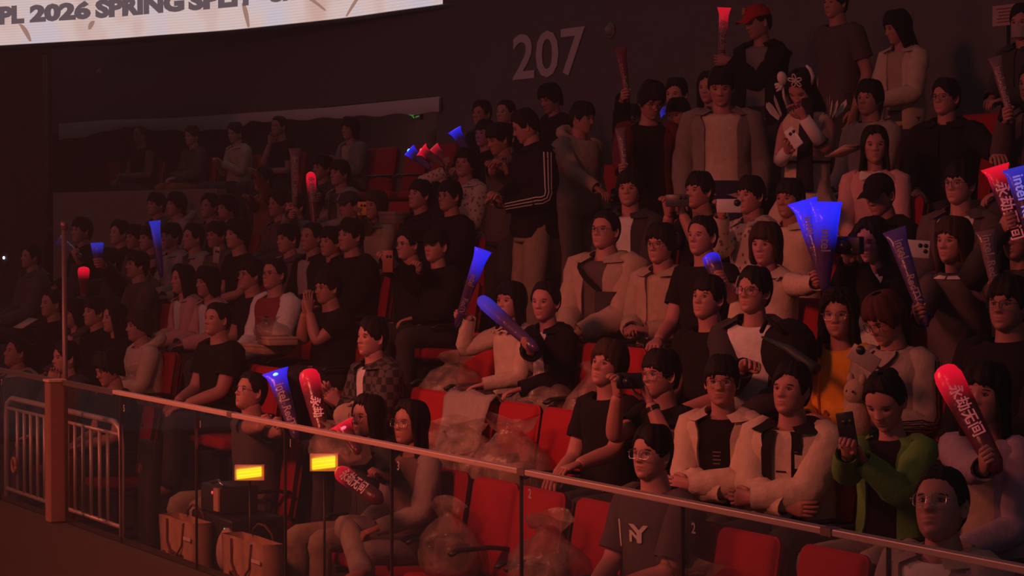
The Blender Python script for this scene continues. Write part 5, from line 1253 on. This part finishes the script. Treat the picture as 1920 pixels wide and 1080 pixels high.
def plastic_bag(p, r, h, label, seed, inside=True):
    rs = np.random.RandomState(seed); ph = np.linspace(0, 2 * np.pi, 30, endpoint=False)
    prof = [(0, .0), (.0, .55), (.03, .85), (.15, 1.0), (.35, 1.02), (.55, .92), (.70, .70), (.80, .44), (.86, .30), (.90, .30), (.97, .48), (1.06, .62)]
    k = [(rs.randint(2, 8), rs.uniform(-9, 9), rs.uniform(0, 6), rs.uniform(.02, .07)) for _ in range(9)]
    sx, sy = rs.uniform(-.25, .25), rs.uniform(-.1, .1)
    rows = []
    for z, q in prof:
        f = 1 + sum(a * np.abs(np.sin(n_ * ph * .5 + w_ * z + o_)) for n_, w_, o_, a in k) - .12
        zz = z * h * (1 + .06 * np.sin(2 * ph + rs.uniform(0, 6)) * (z > .2))
        rows.append(np.stack([np.cos(ph) * r * q * f + sx * z * h, np.sin(ph) * r * .78 * q * f + sy * z * h, zz], 1))
    g = G(); g.grid(np.array(rows), True)
    e = empty('gift_bag', tuple(p), label, 'bag', 'clear plastic gift bags')
    g.build('clear_film', FILM, e)
    if inside:
        for i in range(3):
            me = rounded_box('gift', (r * rs.uniform(.6, .9), r * rs.uniform(.4, .6), h * rs.uniform(.3, .5)), .012, [GIFT, PAPER, CARDIN][i:i + 1], 1)
            link('gift', me, e, (rs.uniform(-.35, .35) * r, rs.uniform(-.15, .15) * r, h * .30), (rs.uniform(-.4, .4), rs.uniform(-.4, .4), rs.uniform(0, 3)))
    return e
def on_seat(e, dx=0, dy=-.06, z=.44): l = e.location; return (l.x + dx, l.y + dy, l.z + z)
plastic_bag(on_seat(ES_[4], .02), .23, .34, 'clear plastic gift bag on the seat left of the smiling woman', 1)
plastic_bag(on_seat(ES_[5], .0), .21, .36, 'clear plastic gift bag beside the woman in a black jacket', 2)
plastic_bag(on_seat(ES_[6], .05), .20, .38, 'clear gift bag on the seat above the wavy haired man', 3)
plastic_bag(on_seat(ES_[2], -.14), .24, .36, 'clear gift bag with dark contents, right of the draped grey jacket', 4)
plastic_bag(on_seat(ES_[3], -.10, -.12), .24, .42, 'swollen clear gift bag with printed marks, left of the wavy haired man', 5)
plastic_bag(on_seat(ES_[1], -.02, -.10), .20, .33, 'clear gift bag in front of the draped grey jacket', 6)
plastic_bag(on_seat(ES_[7], -.05), .17, .36, 'pale gift bag on the seat behind the glass, centre', 7)
plastic_bag(on_seat(ES_[10], -.1), .26, .34, 'crumpled clear gift bag behind the glass at the lower right', 8)
plastic_bag(on_seat(ES_[11], .0), .22, .30, 'crumpled gift bag behind the glass left of the heavy man', 9)
plastic_bag(on_seat(ES_[19], .0), .20, .36, 'wrapped gift bag on the seat right of the cream hoodie', 10)
plastic_bag(at(640, 870, rowN(0) - .40), .17, .22, 'small clear wrapper at the woman in glasses, behind the glass', 12, False)
plastic_bag(on_seat(ES_[9], -.12), .20, .40, 'pale crumpled gift bag left of the baseball jersey', 13)
def box(name, p, sz, m, label, cat, rot=0, tilt=0, lid=None):
    e = empty(name, tuple(p), label, cat); e.rotation_euler = (tilt, 0, rot)
    link('carton', rounded_box('carton', sz, .006, [m], 1), e, (0, 0, sz[2] / 2))
    link('lid', rounded_box('lid', (sz[0] + .008, sz[1] + .008, sz[2] * .35), .005, [lid or m], 1), e, (0, 0, sz[2] * .84))
    return e
CARD = mat('pale_card', (.50, .34, .25), .8, 0, .05, 15, .2, .1)
l = at(516, 655, rowN(1) - .12); box('gift_box', at(498, 662, rowN(2) - .33), (.34, .24, .07), CARD, 'flat pale box under another box above the red seat', 'box', .15)
box('gift_box', at(520, 646, rowN(2) - .33), (.30, .22, .06), CARD, 'flat pale box lying on top of another box by the maroon shirt', 'box', -.1)
plastic_bag(at(512, 633, rowN(2) - .33), .14, .14, 'crumpled wrapper on top of the two pale boxes', 14, False)
box('goods_box', at(740, 420, rowN(4) - .1), (.22, .16, .10), mat('grey_print_card', (.22, .17, .16), .7, 0, .1, 30), 'grey printed box between the yellow phone and black jacket', 'box', .2)
# shopping bags and black equipment behind the glass on the left
def paper_bag(px0, px1, ytop, ybot, Y, label, dep=.12):
    a, b = at(px0, ybot, Y), at(px1, ybot, Y); h = at(px0, ytop, Y)[2] - a[2]; w_ = b[0] - a[0]
    e = empty('paper_bag', ((a[0] + b[0]) / 2, Y, a[2]), label, 'bag')
    g = G(); hw = w_ / 2; n = 9
    xs = np.linspace(-hw, hw, n); ring = lambda z, k: np.array([(x, -dep / 2 + .006 * math.sin(i * 1.3 + k), z) for i, x in enumerate(xs)] + [(hw, 0 - .012 * k / 6, z)] + [(x, dep / 2 - .004 * math.sin(i), z) for i, x in enumerate(xs[::-1])] + [(-hw, 0, z)])
    g.grid(np.array([ring(h * q, i) for i, q in enumerate((0, .15, .35, .6, .85, 1.0))]), True, 0, True, False)
    g.build('bag_body', PAPER, e)
    for y in (-dep / 2 - .006, dep / 2 + .006):
        g = G(); tube(g, [(-hw * .5, y, h * .96), (-hw * .45, y - .005, h * .55 if y < 0 else h * 1.1), (-hw * .15, y - .01, h * .33 if y < 0 else h * 1.22), (hw * .15, y - .01, h * .33 if y < 0 else h * 1.22), (hw * .45, y - .005, h * .55 if y < 0 else h * 1.1), (hw * .5, y, h * .96)], .007, 6); g.build('handle', mat('bag_cord', (.12, .05, .03), .8), e)
    g = G(); 
    rs = np.random.RandomState(int(px0))
    for i in range(16):
        x = rs.uniform(-hw * .7, hw * .7); z = h * (.22 + .16 * rs.rand()); g.box((x, -dep / 2 - .009, z), (.03 + .05 * rs.rand(), .003, .01 + .012 * rs.rand()), 0, ry(rs.uniform(-.5, .5)))
    for i in range(9): g.box((-hw * .5 + i * hw * .11, -dep / 2 - .009, h * .09), (hw * .07, .003, .03), 0)
    g.build('printed_mark', mat('bag_print', (.14, .06, .04), .7), e, smooth=False)
    g = G(); g.box((hw * .75, -dep / 2 - .010, h * .70), (hw * .42, .004, .02)); g.build('label_strip', mat('label_pale', (.62, .5, .44), .7), e, smooth=False)
    return e
paper_bag(318, 380, 962, 1062, 5.02, 'tall paper shopping bag with a dark cord handle, left one')
paper_bag(436, 512, 998, 1106, 5.02, 'paper shopping bag with looped handle, right one')
pw = at(424, 1060, 5.06); g = G(); ellip(g, (0, 0, .09), (.085, .05, .13), 12, 8, 0, ry(.35)); tag(g.build('white_pouch', mat('pouch_white', (.50, .34, .28), .7, 0, .2, 20), loc=tuple(pw)), 'pale pouch leaning on the right paper bag', 'pouch')
pe = at(408, 990, 5.16); EQ = empty('equipment_case', (pe[0], 5.26, 0), 'black equipment case with small lit indicators behind the glass', 'case')
hz = at(400, 958, 5.16)[2]
link('case_body', rounded_box('case_body', (.62, .34, hz), .02, [PLASTIC], 2), EQ, (.06, 0, hz / 2))
link('case_top', rounded_box('case_top', (.30, .24, .16), .012, [mat('device_dark', (.05, .04, .04), .4)], 2), EQ, (-.02, -.02, hz + .08))
g = G(); g.box((.10, -.145, hz + .085), (.07, .012, .13)); g.build('white_card', mat('card_white', (.62, .36, .22), .6), EQ, smooth=False)
g = G(); ellip(g, (.035, -.146, hz + .12), (.010, .006, .010), 8, 6); g.build('red_indicator', spark_mat('red_indicator', (1, .04, .08), .9), EQ)
g = G(); ellip(g, (.30, -.176, hz - .06), (.008, .005, .008), 8, 6); g.build('green_indicator', spark_mat('green_indicator', (.05, .8, .2), .9), EQ)
g = G(); tube(g, [(-.12, -.1, hz + .16), (.02, -.1, hz + .185), (.14, -.12, hz + .17)], .010, 6); g.build('handle', METAL, EQ)
# amber glints taken for glass reflections, built as glowing bars on added stands
AMB = spark_mat('amber_reflection_glow', (1.0, .60, .0), 1.9); RBLEED = spark_mat('red_bleed_glow', (.9, .015, .0), .34)  # rim glow stands for the red bleed around the bars
def reflection_bars(px, py, w_px, h_px, Y, label):
    p = at(px, py, Y); s = F_PX / ((p - CAM) @ FWD); e = empty('amber_reflection', (p[0], Y, 0), label, 'reflection_bars', 'amber reflections built as glowing bars')
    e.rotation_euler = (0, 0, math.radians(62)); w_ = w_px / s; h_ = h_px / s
    g = G(); g.box((0, .03, p[2]), (w_ + .026, .05, h_ + .030)); g.build('bleed_rim', RBLEED, e, smooth=False)
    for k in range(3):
        g = G(); g.box((0, 0, p[2] + (k - 1) * h_ * .335), (w_, .012, h_ * .30), 0, ry(-.12)); g.build('glow_bar', AMB, e, smooth=False)
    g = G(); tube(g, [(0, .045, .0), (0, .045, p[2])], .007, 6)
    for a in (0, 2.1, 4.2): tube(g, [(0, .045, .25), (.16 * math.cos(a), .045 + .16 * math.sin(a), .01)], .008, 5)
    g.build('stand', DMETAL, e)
reflection_bars(467, 887, 46, 18, 5.12, 'amber glowing bars standing in for a glass reflection, on an added stand, left one')
reflection_bars(607, 868, 43, 21, 5.12, 'amber glowing bars standing in for a glass reflection, on an added stand, right one')
# phones and cameras
def phone(px, py, row, dY, col, label, w_=.155, h_=.078, yaw=60, roll=0, cams=2):
    p = at(px, py, rowN(row) + dY); e = empty('smartphone', tuple(p), label, 'phone', 'phones held up in the crowd')
    e.rotation_euler = (0, math.radians(roll), math.radians(yaw))
    link('phone_body', rounded_box('phone_body', (w_, .010, h_), .004, [mat('phone_' + col, PAL[col], .35, 0, 0, 20, .5, .04)], 2), e)
    for i in range(cams):
        g = G(); tube(g, [(w_ * .33 - .028 * (i % 2), -.009, h_ * .22 - .028 * (i // 2)), (w_ * .33 - .028 * (i % 2), -.003, h_ * .22 - .028 * (i // 2))], .011 if cams > 1 else .022, 12); g.build('camera_lens', PLASTIC, e)
    return e
phone(1367, 386, 4, -.36, 'white', 'white phone with a round dark lens left of the patterned shirt', .15, .085, 58, 0, 1)
phone(1719, 467, 3, -.30, 'white', 'white phone with three lenses right of the violet lettered stick', .13, .09, 58, 4, 3)
phone(679, 391, 4, -.30, 'yellow', 'yellow phone held at a long haired woman\'s face', .08, .11, 40, 0, 2)
phone(406, 478, 3, -.30, 'stone', 'pale phone raised to the chest in the left rows', .08, .14, 20, 8, 2)
phone(727, 490, 3, -.40, 'rust', 'gold cased phone held by a man in glinting glasses', .09, .16, 30, 0, 2)
phone(1270, 376, 4, -.36, 'charcoal', 'dark phone with a shiny case held below the beige overshirt', .15, .08, 50, 0, 2)
phone(1488, 258, 5, -.28, 'white', 'phone in the hand of the costumed woman', .075, .14, 30, -35, 2)
phone(1588, 806, 1, -.36, 'black', 'dark phone held by the woman in a green cardigan', .075, .15, 40, -10, 2)
phone(940, 302, 4, .0, 'charcoal', 'phone held at chest height beside the track jacket', .15, .08, 20, 0, 2)
phone(1620, 672, 2, -.30, 'stone', 'pale rounded phone held by the person in a striped jersey', .08, .15, 40, -60, 1)
def camera(px, py, row, dY, label, s=1, yaw=40):
    p = at(px, py, rowN(row) + dY); e = empty('digital_camera', tuple(p), label, 'camera'); e.rotation_euler = (0, 0, math.radians(yaw))
    link('camera_body', rounded_box('camera_body', (.125 * s, .04 * s, .078 * s), .008, [PLASTIC], 2), e)
    g = G(); tube(g, [(-.01, -.02 * s, -.003), (-.01, -.065 * s, -.003)], [.028 * s, .026 * s], 14); g.build('lens', DMETAL, e)
    link('grip', rounded_box('grip', (.03 * s, .03 * s, .07 * s), .008, [PLASTIC], 1), e, (-.05 * s, -.03 * s, 0))
    g = G(); g.box((.015 * s, .022 * s, 0), (.075 * s, .004, .055 * s)); g.build('screen', mat('camera_screen', (.20, .17, .18), .2), e, smooth=False)
    return e
camera(1180, 714, 1, -.30, 'small black camera held up by the man with a bracelet', 1.0, 62)
camera(1594, 460, 3, -.32, 'black camera with a pale band raised by the woman in a track jacket', 1.2, 20)
# umbrella-like folded dark fan across the white tee
p = at(1480, 655, rowN(2) - .36); q = at(1432, 632, rowN(2) - .36); r_ = at(1530, 692, rowN(2) - .36)
g = G(); tube(g, [q, p, r_], [.006, .022, .03], 8); tube(g, [q + (0, -.01, .0), r_ + (0, -.01, .02)], .006, 6); tag(g.build('folded_umbrella', mat('umbrella_cloth', (.03, .045, .04), .5), None, tuple(p)), 'folded dark umbrella leaning across the slim man in a white tee', 'umbrella')
p = at(1480, 660, rowN(2) - .22); g = G(); ellip(g, (0, 0, 0), (.17, .13, .17), 16, 10); tube(g, [(-.1, -.1, .1), (0, -.13, .17), (.1, -.1, .1)], .012, 6); tag(g.build('backpack', cloth('black'), loc=tuple(p)), 'rounded black backpack on the lap of the slim man', 'backpack')
# plush toy
p = at(1606, 760, rowN(1) - .02); e = empty('plush_toy', tuple(p), 'pale plush toy standing between the yellow cardigan and the green one', 'toy')
PL = mat('plush_pale', (.42, .30, .22), .95, 0, .4, 60, .1, .1)
g = G(); ellip(g, (0, 0, -.07), (.075, .06, .10), 12, 8); g.build('body', PL, e)
g = G(); ellip(g, (0, 0, .06), (.065, .055, .06), 12, 8)
for s in (-1, 1): ellip(g, (s * .045, 0, .115), (.020, .015, .028), 8, 6)
g.build('head', PL, e)
g = G()
for s in (-1, 1): ellip(g, (s * .022 + .02, -.052, .065), (.007, .005, .007), 6, 5)
g.build('eye', DARK, e)
# camera flash at far left, notice sheet, black bag, shelf edge papers
p = at(9, 489, rowN(2) - .3); e = empty('flash_phone', tuple(p), 'phone whose white flash shines at the far left edge', 'phone')
link('phone_body', rounded_box('phone_body', (.075, .010, .15), .004, [PLASTIC], 2), e, rot=(0, 0, 1.0))
g = G(); ellip(g, (.012, -.014, .03), (.014, .010, .014), 10, 8); g.build('flash', spark_mat('flash_white', (.75, .85, 1.0), 6), e)
a = at(1862, 50, rowN(7) + .5); b = at(1912, 6, rowN(7) + .5); g = G(); w_ = b[0] - a[0]; h_ = b[2] - a[2]
NE = empty('notice_board', ((a[0] + b[0]) / 2, rowN(7) + .5, a[2] + h_ / 2), 'pale notice sheet with lines of print at the top right', 'notice')
g.box((0, 0, 0), (w_, .012, h_)); g.build('sheet', mat('notice_paper', (.50, .36, .36), .8), NE, smooth=False)
g = G(); tube(g, [(0, .02, h_ / 2), (0, .02, a[2] * 0 - (a[2] + h_ / 2 - rowZ(7)))], .014, 6); g.build('stand_pole', DMETAL, NE)
g = G()
for i in range(5): g.box((.01 * (i % 2), -.0085, h_ * (.32 - .16 * i)), (w_ * (.7 - .1 * (i % 3)), .003, h_ * .055))
g.build('print_line', mat('notice_ink', (.22, .08, .08), .8), NE, smooth=False)
p = on_seat(ES_[17], .05, -.05, .44); g = G(); ellip(g, (0, 0, .14), (.22, .15, .16), 16, 10); tube(g, [(-.1, 0, .25), (-.04, -.03, .36), (.06, -.03, .36), (.1, 0, .25)], .010, 6); tag(g.build('handbag', cloth('black'), loc=tuple(p)), 'soft black bag on the empty red seat at the upper right', 'bag')
p = at(1580, 286, rowN(5) - .15); g = G(); g.box((0, 0, 0), (.20, .14, .006), 0, ry(-.25)); g.box((.02, .0, .012), (.20, .14, .004), 0, ry(-.32)); tag(g.build('open_booklet', cloth('cream'), loc=tuple(p)), 'pale open booklet right of the costumed woman', 'booklet')
p = at(48, 606, rowN(1) - .32); g = G(); g.box((0, 0, 0), (.24, .16, .006), 0, rx(.5)); tag(g.build('paper_sheet', cloth('cream'), loc=tuple(p)), 'pale sheet of paper on a lap at the far left', 'paper')
p = at(655, 780, rowN(0) + .02); g = G(); ellip(g, (0, 0, 0), (.11, .09, .075), 14, 8); tube(g, [(.05, -.03, .06), (.09, -.02, .085), (.12, 0, .05)], .010, 6); tag(g.build('cloth_pouch', cloth('beige'), loc=tuple(p)), 'beige pouch left of the long haired woman in glasses', 'pouch')
# lit ring number plate on the dark block behind the barrier
p = at(263, 878, 5.3); g = G(); tube(g, [(p[0] + .028 * math.cos(a), 5.3, p[2] + .032 * math.sin(a)) for a in np.linspace(0, 2 * np.pi, 16)], .003, 5)
V, Fc = text_mesh('7', .05, .001); g.raw(np.stack([p[0] + V[:, 0], np.full(len(V), 5.297), p[2] + V[:, 1]], 1), Fc)
e = empty('number_block', (p[0], 5.36, 0), 'low dark end panel with a ringed row number 7 behind the barrier', 'panel')
link('panel', rounded_box('panel', (.30, .06, p[2] + .18), .02, [mat('end_panel', (.04, .03, .03), .6)], 2), e, (0, .0, (p[2] + .18) / 2))
g.build('row_number', mat('plate_print', (.25, .13, .10), .7), e, (p[0], 5.36, 0), False)
